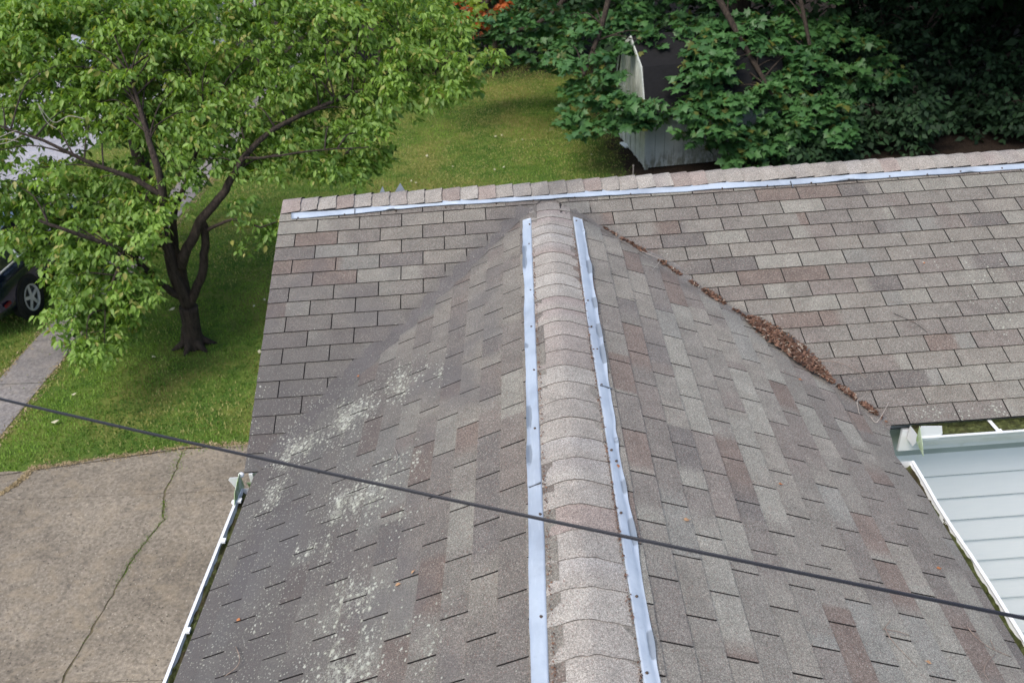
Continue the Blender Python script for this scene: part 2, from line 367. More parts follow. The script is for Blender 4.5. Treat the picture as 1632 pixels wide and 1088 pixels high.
def shedmat():
    s = NM('shed_paint_shaded'); X = s.xyz(); n = s.noise(14, 4, .7, s.scale(s.co, (1, 1, .35))); n2 = s.noise(2, 3)
    col = s.mix(s.map(n2, .3, .7), (.29, .32, .31), (.37, .40, .385))  # side wall grey has the shade of the boughs mixed into its colour
    up = s.map(s.math('ADD', X[2], s.math('MULTIPLY', n, -.5)), G-.15, G+.16, 1, 0)
    col = s.mix(s.math('MULTIPLY', up, s.map(n, .40, .55)), col, (.16, .17, .14)); return s.base(col, .7)
MAT['shed'] = shedmat()
MAT['shedroof'] = simple('dark_shed_roof', (.007, .007, .008), .8, sc=12, var=.3)

# ------------------------------------------------------------------ the setting
def sheet(name, pts, z, mat, th=0.0):
    b = MB(); b.face([(x, y, z) for x, y in pts], 0)
    if th:
        for a, c in zip(pts, pts[1:]+pts[:1]): b.face([(a[0], a[1], z-th), (c[0], c[1], z-th), (c[0], c[1], z), (a[0], a[1], z)], 0)
    return tag(b.build(name, mat), kind='structure')
gb = MB(); gx = np.linspace(-160, 160, 81); 
for i in range(80):
    for j in range(80):
        gb.face([(gx[i+a], gx[j+c], G) for a, c in ((0, 0), (1, 0), (1, 1), (0, 1))])
tag(gb.build('ground', MAT['ground']), kind='structure')

def wav(a, b, n, amp, seed=1):
    f = vnoise(seed); out = []
    for k in range(n):
        t = k/n; x = a[0]+(b[0]-a[0])*t; y = a[1]+(b[1]-a[1])*t; out.append((x+amp*f(k*.7, .3), y+amp*f(.3, k*.7)))
    return out
# driveway slabs, parted by a grass-filled crack and two joints
crack = [(-4.62, 2.46), (-4.58, 2.05), (-4.57, 1.57), (-4.42, 1.14), (-4.50, .80), (-4.55, .56), (-4.57, .04), (-4.60, -.44), (-4.63, -1.0), (-4.70, -2.2), (-4.66, -4), (-4.7, -9)]
cr = []
for a, b in zip(crack, crack[1:]): cr += wav(a, b, 7, .018, 5)
cr.append(crack[-1])
def crack_x(y):
    for a, b in zip(cr, cr[1:]):
        if b[1] <= y <= a[1]: return a[0]+(b[0]-a[0])*(a[1]-y)/(a[1]-b[1]+1e-9)
    return cr[0][0] if y > cr[0][1] else cr[-1][0]
db = MB()
def slab(pts, z=G+.02):
    db.face([(x, y, z) for x, y in pts])
    for a, c in zip(pts, pts[1:]+pts[:1]): db.face([(a[0], a[1], z-.05), (c[0], c[1], z-.05), (c[0], c[1], z), (a[0], a[1], z)])
for (xa, ya), (xb, yb) in zip(cr, cr[1:]):
    db.face([(xa-.03, ya, G+.013), (xa+.03, ya, G+.013), (xb+.03, yb, G+.013), (xb-.03, yb, G+.013)], 1)
cuts = [2.9, 1.60, -1.02, -4.0, -9.0]
top_right = wav((-1.0, 2.47), (-4.58, 2.45), 24, .03, 9); top_left = wav((-4.64, 2.47), (-5.86, 2.26), 12, .035, 10)+wav((-5.86, 2.26), (-6.47, 2.13), 6, .03, 11)+wav((-6.47, 2.13), (-9.3, 2.06), 12, .03, 12)+[(-9.3, 1.61)]
for k in range(4):
    y0, y1 = cuts[k]-.004, cuts[k+1]+.004
    ys = [y for _, y in cr if y1 < y < y0]
    cxs = [(crack_x(y), y) for y in ([y0] if k else [2.44])+ys+[y1]]
    wd = lambda y: .005+.012*abs(N1(y*2.3, 1.7))
    if k == 0:
        slab(top_right+[(x+wd(y), y) for x, y in cxs]+[(-1.0, y1)]); slab(top_left+[(-9.3, y1)]+[(x-wd(y), y) for x, y in cxs[::-1]])
    else:
        slab([(-1.0, y0)]+[(x+wd(y), y) for x, y in cxs]+[(-1.0, y1)])
        slab([(x-wd(y), y) for x, y in cxs[::-1]]+[(-9.3, y0), (-9.3, y1)])
tag(db.build('driveway', [MAT['concrete'], MAT['crackdirt']]), kind='structure')
wl = []
wb = MB(); ys = np.arange(1.72, 34, 1.22)
for k, (a, b) in enumerate(zip(ys, ys[1:])):
    a2, b2 = a+.008, b-.008; ex = lambda t: .03*N2(t*1.9, .5); n = 6
    pts = [(-7.22+ex(a2+(b2-a2)*i/n)-.01*(a2+(b2-a2)*i/n-3), a2+(b2-a2)*i/n) for i in range(n+1)]+[(-7.95+.6*ex(b2-(b2-a2)*i/n+9), b2-(b2-a2)*i/n) for i in range(n+1)]
    z = G+.012+.006*N1(k*3.3, 0)
    wb.face([(x, y, z) for x, y in pts])
    for p, q in zip(pts, pts[1:]+pts[:1]): wb.face([(p[0], p[1], z-.06), (q[0], q[1], z-.06), (q[0], q[1], z), (p[0], p[1], z)])
tag(wb.build('walkway', MAT['walk']), kind='structure')
sheet('street', [(-11.2, -60), (-18.5, -60), (-18.5, 90), (-11.2, 90)], G+.006, MAT['street'])

# ------------------------------------------------------------------ roof
house = empty('house', (0, -.5, G), 'small house with weathered brown grey shingle roof and white gutters', 'house')
def H(o): return reparent(o, house)
PAL = [(.205, .190, .172), (.185, .172, .158), (.165, .150, .140), (.225, .215, .195), (.158, .128, .115), (.142, .130, .125), (.172, .152, .141), (.196, .190, .178)]
PW = [.20, .20, .16, .14, .08, .06, .09, .07]
def palcol(prev=None): 
    c = PAL[int(rng.choice(len(PAL), p=PW))]; k = rng.uniform(.94, 1.06); return tuple(x*k for x in c)
def clip(poly, val):                          # poly: list of (u,v,(rgb)); keep val>=0
    out = []; n = len(poly)
    for i in range(n):
        a, b = poly[i], poly[(i+1) % n]; va, vb = val(a[0], a[1]), val(b[0], b[1])
        if va >= 0: out.append(a)
        if (va >= 0) != (vb >= 0):
            t = va/(va-vb); out.append((a[0]+(b[0]-a[0])*t, a[1]+(b[1]-a[1])*t, tuple(x+(y-x)*t for x, y in zip(a[2], b[2]))))
    return out
def wavy(u, v, k): return .0035*N3(u*1.7+k*9, v*2.1+k*5)+.0015*N2(u*5+k, v*5)
def slope(name, F, s_first, nrows, u_lo, u_hi, offs, keep, k, bright=1.0, TW=.305, E=.127, v_top=None):
    """rows of tabs; row i spans v from s_first+(i-1)E to s_first+iE; offs(i) = u of one joint"""
    b = MB()
    def h(u, v, v1, vv): return .0015+.0078*max(0., 1-(v1-vv)/E)+wavy(u, vv, k)
    for i in range(nrows):
        v1 = s_first+i*E; v0 = v1-E
        o = offs(i); j0 = int(math.floor((u_lo-o)/TW)); u = o+j0*TW; c = palcol()
        run = 0
        while u < u_hi:
            a0, a1 = max(u+.0036, u_lo), min(u+TW-.0036, u_hi)
            if a1-a0 > .004:
                lift = rng.uniform(0, .0016); c0 = c
                r = rng.random(); c1 = palcol()
                if r < .42: cols = [c0, c0, c0, c0]
                elif r < .72: cols = [c0, c0, c1, c1]; 
                else: cols = [c0, c1, c1, c1]
                c = cols[-1] if rng.random() < .45 else palcol()
                cuts_ = sorted(rng.uniform(.12, .88, 2)); us = [a0, a0+(a1-a0)*cuts_[0], a0+(a1-a0)*min(cuts_[1], cuts_[0]+.12) if False else a0+(a1-a0)*cuts_[1], a1]
                cols = [tuple(x*bright for x in q) for q in cols]
                dv1 = rng.uniform(-.002, .002)
                for q in range(3):
                    x0, x1 = us[q], us[q+1]
                    w1 = v1+dv1
                    vm = v0+(v1-v0)*.5
                    for (va, vb) in ((v0-.004, vm), (vm, w1)):
                        poly = [(x0, va, cols[q]), (x1, va, cols[q+1]), (x1, vb, cols[q+1]), (x0, vb, cols[q])]
                        for kp in keep: poly = clip(poly, kp) if poly else poly
                        if len(poly) < 3: continue
                        b.face([F.p(p[0], p[1], h(p[0], p[1], v1, p[1])+lift) for p in poly], 0, [p[2] for p in poly])
                        for A, B in zip(poly, poly[1:]+poly[:1]):       # dark butt and slot faces
                            on_butt = abs(A[1]-w1) < 1e-6 and abs(B[1]-w1) < 1e-6
                            on_slot = abs(A[0]-B[0]) < 1e-6 and (abs(A[0]-a0) < 1e-6 or abs(A[0]-a1) < 1e-6)
                            if on_butt or on_slot:
                                P = [F.p(A[0], A[1], h(A[0], A[1], v1, A[1])+lift), F.p(B[0], B[1], h(B[0], B[1], v1, B[1])+lift), F.p(B[0], B[1], -.004), F.p(A[0], A[1], -.004)]
                                b.face(P, 1)
            u += TW
    b.c = [(c[0]*.90, c[1]*.905, c[2]*.855) for c in b.c]
    o_ = b.build(name, [MAT['shingle'], MAT['asphalt_edge']]); return H(o_)
def side_of(V, F, off, sign):
    """signed distance in the slope from the valley line, minus off"""
    P0, d = V; u0, v0 = (P0-F.o)@F.a, (P0-F.o)@F.b; du, dv = d@F.a, d@F.b
    return lambda u, v: sign*((u-u0)*dv-(v-v0)*du)-off
XR0, XR1 = -1.965, 9.2                        # rakes of the main roof
E_, T_ = .127, .305
s0 = .3
def rake_keep(u, v): return (u-(XR0-.024*(v-.1)/2.2))
# main front slope: left of left valley, right of right valley
kl = side_of(VL, FM, -.02, 1)
def kr(u, v): q = FM.o+FM.a*u+FM.b*v; return q[0]-vr_x(q[1])+.02
# orient signs so that 'positive' is the outer side
if kl(-1.9, 1.0) < 0: kl = side_of(VL, FM, -.02, -1)
offL = lambda i: -1.6861+(0 if i % 2 else -.1525); offR = lambda i: 1.9739+(.1525 if i % 2 else 0)
slope('roof_slope', FM, s0, 17, XR0-.05, 0.04, offL, [kl, rake_keep], 1)
slope('roof_slope', FM, s0, 17, 0.04, XR1, offR, [kr], 1, 1.03)
# main back slope
slope('roof_slope', FB, .25, 18, XR0, XR1, lambda i: (.15 if i % 2 else 0), [], 2)
# wing slopes
nw = 15; YW0 = -8.4
kwl = side_of(VL, FL, -.0, 1); 
if kwl(-3, .5) < 0: kwl = side_of(VL, FL, -.0, -1)
def kwr(u, v): q = FR.o+FR.a*u+FR.b*v; return vr_x(q[1])-q[0]
slope('roof_slope', FL, .2201, 15, YW0, .2, lambda i: -1.1697+(0 if i % 2 else .1525), [kwl, lambda u, v: 2.0-v], 3, 1.0)
slope('roof_slope', FR, .2685, 16, YW0, .2, lambda i: -2.3220+(0 if i % 2 else .1539), [kwr, lambda u, v: 2.01+.10*_ss((u+2.35)/.3)-v], 4, 1.26, TW=.3078, E=.1289)
# sheathing under the shingles and closing faces
b = MB()
vL_top = VL[0]+VL[1]*.1; vLe = VL[0]+VL[1]*((-(.3+16*E_)*math.sin(PM)-VL[0][2])/VL[1][2]); vRe = VPTS[6]
EM = .3+16*E_
b.face([FM.p(XR0, SR, -.006), FM.p(XR1, SR, -.006), FM.p(XR1, EM-.01, -.006), FM.p(1.86, EM-.01, -.006), FM.p(0, SR+.05, -.006), FM.p(-1.95, EM-.01, -.006), FM.p(XR0, EM-.01, -.006)])
b.face([FB.p(XR0, 0, -.006), FB.p(XR1, 0, -.006), FB.p(XR1, 2.39, -.006), FB.p(XR0, 2.39, -.006)])
b.face([FL.p(0.05, .10, -.006), FL.p(YW0, .10, -.006), FL.p(YW0, 1.99, -.006), FL.p(-2.1, 1.99, -.006)])
b.face([FR.p(0.05, .10, -.006), FR.p(YW0, .10, -.006), FR.p(YW0, 2.01, -.006), FR.p(-2.2, 2.01, -.006)])
H(b.build('sheathing', MAT['underlay']))
b = MB()
b.face([FM.p(-.42, SR, .002), FM.p(.42, SR, .002), FM.p(.42, .36, .002), FM.p(-.42, .36, .002)], 0, (.17, .155, .143))
H(b.build('apex_shingle', [MAT['shingle']]))
# woven valley: a smooth curved band of shingle over each valley
def valley_band(V, Fa, Fb, sgnx, wa, wb, t0, t1, name='valley_shingles', fn=None):
    P0, d = V; b = MB(); na, nb = Fa.n, Fb.n
    la = np.cross(d, na); lb = np.cross(d, nb)
    if la@UX*sgnx < 0: la = -la              # outwards along the main slope
    if lb@UX*sgnx > 0: lb = -lb
    n = 70; prof = []
    rows = []
    for k in range(n+1):
        t = t0+(t1-t0)*k/n; jit = .03*N1(t*4.1, 2.2)+.012*N2(t*17, 1)
        jb = .02*N1(t*5.3, 7.2)
        c = fn(t) if fn else P0+d*t; row = []
        A = c+la*(wa+jit)+na*.0065; B = c+lb*(wb+jb)+nb*.006
        if fn: B = FR.p((B-FR.o)@FR.a, (B-FR.o)@FR.b, .005)
        M_ = c+(na+nb)/2*.012
        for q in range(13):
            s_ = q/12; p = A*(1-s_)**2+M_*2*s_*(1-s_)+B*s_**2
            row.append(p)
        rows.append(row)
    idx = []
    col = (.140, .131, .124) if sgnx < 0 else (.165, .155, .142)
    base = len(b.v)
    for k, row in enumerate(rows):
        kk = .9+.22*N3(k*.25, 3)
        idx.append([b.vert(p, tuple(x*kk for x in col)) for p in row])
    for k in range(n):
        for q in range(12): b.f.append([idx[k][q], idx[k][q+1], idx[k+1][q+1], idx[k+1][q]]); b.m.append(0)
    return H(b.build(name, [MAT['shingle']], smooth=True))
LT = np.linalg.norm(vLe-VL[0]); RT = np.linalg.norm(vRe-VR[0])
valley_band(VL, FM, FL, -1, .085, .05, .36, LT-.02)
valley_band(VR, FM, FR, 1, .045, .05, .40, VRT-.01, fn=vr_pt)

# ridge caps
CPAL = [(.205, .192, .176), (.190, .178, .164), (.214, .203, .188), (.186, .168, .156), (.186, .158, .145)]
def cap_run(name, P, u0, u1, step, prof, k, bright, edge='cap_edge', rise=.0040):
    """P(u, w, h) -> world; prof: list of (w, height) across; pieces overlap towards u0 (their butt faces u0)"""
    b = MB(); u = u1; n = 0
    while u > u0:
        k0 = rng.uniform(.92, 1.08); c0 = CPAL[int(rng.choice(len(CPAL), p=[.3, .26, .24, .12, .08]))]; c0 = (c0[0]*bright*k0, c0[1]*bright*k0*.99, c0[2]*bright*k0*.95)
        c1 = c0 if rng.random() < .7 else tuple(x*bright for x in CPAL[int(rng.integers(0, 5))])
        ub = u-step; skew = rng.uniform(-.006, .006); lift = rng.uniform(0, .0025); wj = rng.uniform(-.004, .004)
        ns = 4; grid = []
        for a in range(ns+1):
            t = a/ns; uu = u+.004+(ub-u-.004)*t; row = []
            for w_, h_ in prof:
                hh = h_+.001+rise*t+lift*.6+.0012*N1(uu*9, w_*14)+.003*N2(uu*4, w_*6)
                ww = w_*(1+.03*N3(uu*6, k)) + wj
                bend = .0 if a < ns else .005*N2(n*2.7, w_*30)
                row.append((P(uu+skew*w_/.15*t+bend, ww, hh), tuple(x+(y-x)*t for x, y in zip(c1, c0))))
            grid.append(row)
        id_ = [[b.vert(p, c) for p, c in row] for row in grid]
        for a in range(ns):
            for q in range(len(prof)-1): b.f.append([id_[a][q], id_[a][q+1], id_[a+1][q+1], id_[a+1][q]]); b.m.append(0)
        last = grid[-1]
        for q in range(len(prof)-1):
            w0, h0 = prof[q]; w1, h1 = prof[q+1]
            b.face([last[q][0], last[q+1][0], P(ub, w1, h1-.002), P(ub, w0, h0-.002)], 1)
        for q, sg in ((0, 0), (len(prof)-1, 0)):
            for a in range(ns):
                w_, h_ = prof[q]
                b.face([grid[a][q][0], grid[a+1][q][0], P(u+(ub-u)*(a+1)/ns, w_, h_-.008), P(u+(ub-u)*a/ns, w_, h_-.008)], 1)
        u = ub; n += 1
    o = b.build(name, [MAT['shingle'], MAT[edge]]); 
    me = o.data; me.polygons.foreach_set('use_smooth', [p.material_index == 0 for p in me.polygons])
    return H(o)
def wing_cap(u, w_, h):
    t = math.tan(PL) if w_ < 0 else math.tan(PR); r = .065; we = .14 if w_ < 0 else .167
    z = DZ-t*(math.sqrt(w_*w_+r*r)-math.sqrt(we*we+r*r)+we)+h+.004
    q = min(1, max(0, (u+.85)/.55)); z -= .022*q*q*(3-2*q)*(1-min(1, abs(w_)/we)**1.5)
    return np.array([w_*.985, u, z])
profw = [(-.140+.307*q/22, .0) for q in range(23)]
cap_run('ridge_cap', wing_cap, YW0, -.262, .149, profw, 1, 1.52)
rz = FM.p(0, SR)
def main_cap(u, w_, h):
    r = .03; t = math.tan(PM)
    return rz+UX*u-UY*w_+np.array([0, 0, -t*(math.sqrt(w_*w_+r*r)-r)+h+.003])
profm = [(-.13+.26*q/14, 0.) for q in range(15)]
def main_cap_m(u, w_, h): return main_cap(-u, w_, h)
cap_run('ridge_cap', main_cap_m, -XR1, -XR0-.01, .131, profm, 2, 1.36, 'asphalt_edge', .011)
# wedge of cap shingle where the wing ridge dies into the main slope
# rake trim of the main roof and fascia boards
b = MB()
for F, e in ((FM, EM), (FB, 2.39)):
    p0, p1 = F.p(XR0-.001, SR if F is FM else 0, 0), F.p(XR0-(.024 if F is FM else .0), e, 0)
    b.extrude([(.022, -.014), (.045, -.014), (.045, -.15), (.022, -.15)], p0, p1, UX*1.0, np.array([0, 0, 1.]), closed=True, caps=True)
H(b.build('rake_board', MAT['white']))
b = MB()
eM = FM.p(0, EM, 0)
b.box(FM.p((1.95+XR1)/2, EM-.03, 0)+np.array([0, 0, -.145]), XR1-1.95, .02, .16, X=UX, Y=UY)
b.box(FL.p((YW0-2.45)/2, 1.965, 0)+np.array([0, 0, -.10]), .02, -2.45-YW0, .16)
b.box(FR.p((YW0-2.45)/2, 1.975, 0)+np.array([0, 0, -.16]), .02, -2.45-YW0, .16)
b.box(FB.p((XR0+XR1)/2, 2.37, 0)+np.array([0, 0, -.10]), XR1-XR0, .02, .16, X=UX, Y=UY)
H(b.build('fascia', MAT['white']))

# walls with lapped siding
def siding_wall(P0, P1, out, ztop, zbot=G, first=None):
    b = MB(); P0 = np.array(P0, float); P1 = np.array(P1, float); out = np.array(out, float)
    z = first if first is not None else ztop; zs = [ztop]
    if first is not None and ztop-first > .02: zs.append(first)
    while z-.2 > zbot+.02: z -= .2; zs.append(z)
    zs.append(zbot+.02)
    for z1, z0 in zip(zs, zs[1:]):
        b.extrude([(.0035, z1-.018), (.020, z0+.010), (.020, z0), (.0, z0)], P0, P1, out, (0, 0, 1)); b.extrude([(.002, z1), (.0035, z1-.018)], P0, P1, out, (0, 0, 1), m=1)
    return b
wallM0 = -1.95
def mp(x, y): return UX*x+UY*y
y_w = -1.97
b = siding_wall(mp(1.70, y_w), mp(XR1-.2, y_w), -UY, -.93, first=-1.27)
wallo = H(b.build('wall', [MAT['siding'], MAT['lapshade']])); tag(wallo, 'pale blue white lapped siding wall under the right eave')
b = MB(); b.box(mp((1.7+XR1-.2)/2, y_w-.020)+np.array([0, 0, -1.165]), XR1-1.9, .012, .215, X=UX, Y=UY); H(b.build('wall_band', MAT['wallband']))
b = siding_wall(mp(-1.80, y_w-.02), mp(-1.80, 1.97), -UX, -.95)
gable = MB(); 
for z0 in np.arange(-.95, -.08, .2):
    pass
H(b.build('wall', [MAT['siding'], MAT['lapshade']]))
b = MB(); b.face([mp(-1.80, y_w)+np.array([0, 0, -.95]), mp(-1.80, 1.97)+np.array([0, 0, -.95]), rz+UX*-1.80+np.array([0, 0, -.06])]); H(b.build('gable', MAT['siding']))
H(siding_wall(mp(XR1-.2, 1.97), mp(XR1-.2, y_w), UX, -.95).build('wall', [MAT['siding'], MAT['lapshade']]))
b = MB(); b.face([mp(XR1-.2, y_w)+np.array([0, 0, -.95]), mp(XR1-.2, 1.97)+np.array([0, 0, -.95]), rz+UX*(XR1-.2)+np.array([0, 0, -.06])]); H(b.build('gable', MAT['siding']))
H(siding_wall(mp(-1.80, 1.97), mp(XR1-.2, 1.97), UY, -.93).build('wall', [MAT['siding'], MAT['lapshade']]))
H(siding_wall((-1.62, YW0+.2, 0), (-1.62, -1.9, 0), (-1, 0, 0), -.90).build('wall', [MAT['siding'], MAT['lapshade']]))
H(siding_wall((1.70, -1.85, 0), (1.70, YW0+.2, 0), (1, 0, 0), -.80).build('wall', [MAT['siding'], MAT['lapshade']]))
H(siding_wall((1.70, YW0+.2, 0), (-1.62, YW0+.2, 0), (0, -1, 0), -.85).build('wall', [MAT['siding'], MAT['lapshade']]))
b = MB(); b.face([(-1.62, YW0+.2, -.85), (1.70, YW0+.2, -.85), (0, YW0+.2, DZ-.03)]); H(b.build('gable', MAT['siding']))

# gutters
GP = [(0, 0), (0, -.10), (.075, -.10), (.098, -.055), (.104, -.035), (.112, -.012), (.112, 0), (.126, .003), (.128, -.004), (.120, -.009)]
def gutter(P0, P1, out, hang=(), kink=None, label=None, ws=1.0, strap=True):
    P0 = np.array(P0, float); P1 = np.array(P1, float); out = np.array(out, float); L = np.linalg.norm(P1-P0); d = (P1-P0)/L
    n = max(2, int(L/.18)); b = MB(); rings = []
    prof = [(x*ws if x < .1 else x-.112*(1-ws), z) for x, z in GP]
    for k in range(n+1):
        t = k/n; P = P0+d*L*t+np.array([0, 0, .004*N1(t*L*1.7, 3)]); wdg = .004*N2(t*L*1.3, 5)+(kink(t*L) if kink else 0)
        rings.append([b.vert(P+out*(x+(wdg if x > .05 else 0))+np.array([0, 0, z])) for x, z in prof])
    for A, B in zip(rings, rings[1:]):
        for j in range(len(prof)-1): b.f.append([A[j], A[j+1], B[j+1], B[j]]); b.m.append(1 if j == 0 else 0)
    b.f.append(rings[0][:8]); b.m.append(0); b.f.append(rings[-1][:8]); b.m.append(0)
    g = H(b.build('gutter', [MAT['white'], MAT['moss']]))
    if label: g['label'] = label
    # moss and silt lying in the trough
    b = MB(); nn = int(L/.012); pr = []
    for k in range(nn+1):
        t = k/nn; P = P0+d*(.01+(L-.02)*t); row = []
        for q in range(9):
            x = .003+.098*ws*q/8; z = -.024+.014*N1(t*L*16+q*.9, q*.7+L)+.010*N2(t*L*45, q*1.9)+(.006 if q in (0, 8) else 0)
            row.append(b.vert(P+out*x+np.array([0, 0, z])))
        pr.append(row)
    for A, B in zip(pr, pr[1:]):
        for j in range(8): b.f.append([A[j], A[j+1], B[j+1], B[j]]); b.m.append(0)
    mo = b.build('moss', MAT['moss'], smooth=True); mo.parent = g; mo.matrix_parent_inverse = Matrix.Identity(4)
    for x in hang:
        b = MB(); c = P0+d*x; e_ = .112*ws
        if strap: b.box(c+out*.06*ws+np.array([0, 0, -.002]), .022, .125*ws, .004, X=d, Y=out)
        b.box(c+out*(e_-(0 if strap else .012))+np.array([0, 0, .002]), .03, .02, .012, X=d, Y=out)
        ho = b.build('gutter_hanger', MAT['white']); ho.parent = g
    return g
def low(p, dz): return np.array([p[0], p[1], p[2]+dz])
# main roof gutter on the right of the inside corner
gM = gutter(low(FM.p(1.985, EM-.012, 0), -.022), low(FM.p(XR1, EM-.012, 0), -.030), -UY, hang=(.48, 1.35, 2.3, 3.3, 4.5, 5.8), label='white gutter with moss under the right main eave')
gR = gutter(low(FR.p(-2.42, 2.005, 0), -.02), low(FR.p(YW0, 2.01, 0), -.03), (1, 0, 0), hang=(), ws=.72, kink=lambda t: -.012*math.exp(-((t-.42)/.25)**2), label='white gutter with moss along the right wing eave')
gL = gutter(low(FL.p(-2.36, 1.985, 0), -.02), low(FL.p(YW0, 1.985, 0), -.03), (-1, 0, 0), hang=(.10, .42, 1.02, 1.95, 2.8), ws=.60, strap=False, label='white gutter with moss along the left wing eave')
# splash guards
def plate(pts, th, n):
    b = MB(); n = np.array(n, float)*th; A = [np.array(p, float) for p in pts]; b.face(A); b.face([p+n for p in A[::-1]])
    for p, q in zip(A, A[1:]+A[:1]): b.face([p, q, q+n, p+n])
    return b
cR = low(FM.p(1.975, EM-.012, 0), -.022)-UY*.118          # corner on the lips
X_, Y_, Z_ = UX, UY, np.array([0, 0, 1.])
q = plate([cR-Z_*.02, cR+X_*.13-Z_*.02, cR+X_*.145+Z_*.02, cR+X_*.13+Z_*.075, cR+X_*.005+Z_*.085], .003, -Y_).build('splash_guard', MAT['white']); q.parent = gM
q = plate([cR-Z_*.02-X_*.004, cR-Y_*.10-Z_*.06-X_*.0, cR-Y_*.07+Z_*.01-X_*.004, cR+Z_*.085-X_*.004], .003, X_).build('splash_guard', MAT['mossywhite']); q.parent = gR
cL = low(FL.p(-2.36, 1.985, 0), -.02)+np.array([-.072, 0, 0])
Xn, Yn = np.array([1., 0, 0]), np.array([0, 1., 0])
q = plate([cL+Z_*-.02-Yn*.03, cL+Z_*.0-Yn*.15, cL+Z_*.06-Yn*.10, cL+Z_*.095+Yn*.03, cL+Yn*.05-Z_*.02], .003, -Xn).build('splash_guard', MAT['mossywhite']); q.parent = gL
q = plate([cL+Yn*.03-Z_*.02, cL-Xn*.055+Yn*.045-Z_*.02, cL-Xn*.075+Yn*.03+Z_*.05, cL-Xn*.05+Yn*.0+Z_*.09, cL+Z_*.09], .003, -Yn).build('splash_guard', MAT['white']); q.parent = gL
for p_ in (cL+Yn*.045+Z_*.07, cL-Xn*.012-Yn*.11+Z_*.0):
    b = MB(); b.lathe([(0, .012), (.013, .010), (.018, 0), (.014, -.012), (0, -.014)], p_, (0, 0, 1), n=10); q = b.build('sealant_blob', MAT['white'], smooth=True); q.parent = gL
# short return gutter at the left end of the main eave
b = MB(); b.extrude(GP, low(FM.p(-1.965, EM-.02, 0), -.03), low(FM.p(-1.80, EM-.02, 0), -.03), -UY*.7, Z_, caps=False); H(b.build('gutter', MAT['mossywhite']))

# metal strips
def strip(F, path_in, path_out, n, dents, k, label, along):
    """paths: lists of (u,v); dents: [(t0,t1,side)]; lies on top of the shingles"""
    b = MB(); rows = []
    def ev(path, t):
        T = [0]; 
        for a, c in zip(path, path[1:]): T.append(T[-1]+math.hypot(c[0]-a[0], c[1]-a[1]))
        x = t*T[-1]
        for i in range(len(T)-1):
            if x <= T[i+1]+1e-9: f = (x-T[i])/(T[i+1]-T[i]); return path[i][0]+(path[i+1][0]-path[i][0])*f, path[i][1]+(path[i+1][1]-path[i][1])*f
        return path[-1]
    for i in range(n+1):
        t = i/n; A = ev(path_in, t); B = ev(path_out, t); row = []
        L = 8
        d = sum(math.exp(-((t-c)/w_)**2)*a for c, w_, a, s_ in dents)
        wob = .003*N1(t*n*.12, k)+.0012*N2(t*n*.4, k)
        for q in range(L+1):
            s_ = q/L; u = A[0]*(1-s_)+B[0]*s_; v = A[1]*(1-s_)+B[1]*s_+wob*(1 if s_ > .5 else .6)
            base = .011+wavy(u, v, 0)*0+.0035*N1(u*3.1, v*9+k)+.002*N2(u*11, v*23)
            base += .004*math.exp(-((s_-.5)/.5)**2)
            if q == L: base += .004+d*.012+.004*max(0, N3(t*n*.09, k+4))
            if q == L-1: base += d*.004
            if q == L-2: base -= d*.006
            cc = 0.0
            if q >= 5: cc = d*(1.15 if q >= 6 else .75)
            row.append(b.vert(F.p(u, v, base), (min(1, cc), 0, 0)))
        row.insert(0, b.vert(F.p(A[0], A[1], .001), (0, 0, 0)))
        rows.append(row)
    for A, B in zip(rows, rows[1:]):
        for j in range(len(A)-1): b.f.append([A[j], A[j+1], B[j+1], B[j]]); b.m.append(0)
    for row in (rows[0], rows[-1]): b.f.append(list(row)); b.m.append(0)
    o = H(b.build('metal_strip', MAT['galv'], smooth=True)); o['label'] = label; return o
def nails(F, st, pix, r=.0065):
    for x, y in pix:
        u, v = F.hit(x, y, .016); b = MB(); P = F.p(u, v, .010)
        b.lathe([(0, .0105), (r*.7, .0095), (r, .006), (r, 0)], P, F.n, n=10)
        o = b.build('nail', MAT['nail'], smooth=True); o.parent = st
st_m = strip(FM, [(-1.884, .222), (-.9, .197), (.03, .202), (1.76, .212), (3.56, .219), (XR1, .22)], [(-1.878, .286), (-1.49, .283), (-.9, .253), (.03, .266), (1.74, .284), (3.53, .282), (XR1, .285)], 420,
    [(.066, .004, 1, 1), (.18, .006, .5, 1), (.37, .01, .8, 1), (.45, .006, .6, 1)], 3, 'long pale metal strip nailed along the main ridge', 0)
nails(FM, st_m, [(475, 347), (549, 341.5), (631, 335.5), (710, 330), (791, 324), (850, 319), (916, 314.5), (1005, 309), (1151, 300), (1223, 296), (1293, 291), (1353, 286), (1418, 281), (1478, 278), (1531, 273), (1597, 268)])
st_l = strip(FL, [(-.52, .130), (-2.07, .137), (-3.1, .142), (-3.79, .142), (-4.4, .150), (YW0+.1, .150)], [(-.50, .192), (-2.05, .199), (-3.08, .203), (-3.76, .208), (-4.35, .212), (YW0+.1, .212)], 330,
    [(.065, .012, .9, 1), (.09, .012, 1, 1), (.22, .006, .6, 1), (.305, .018, .9, 1), (.34, .012, .9, 1)], 5, 'left metal strip beside the wing ridge caps', 0)
nails(FL, st_l, [(844, 357), (843.5, 388.5), (846, 462), (847, 520), (851.3, 589), (852.6, 682), (861, 818.5), (862.5, 981.5)])
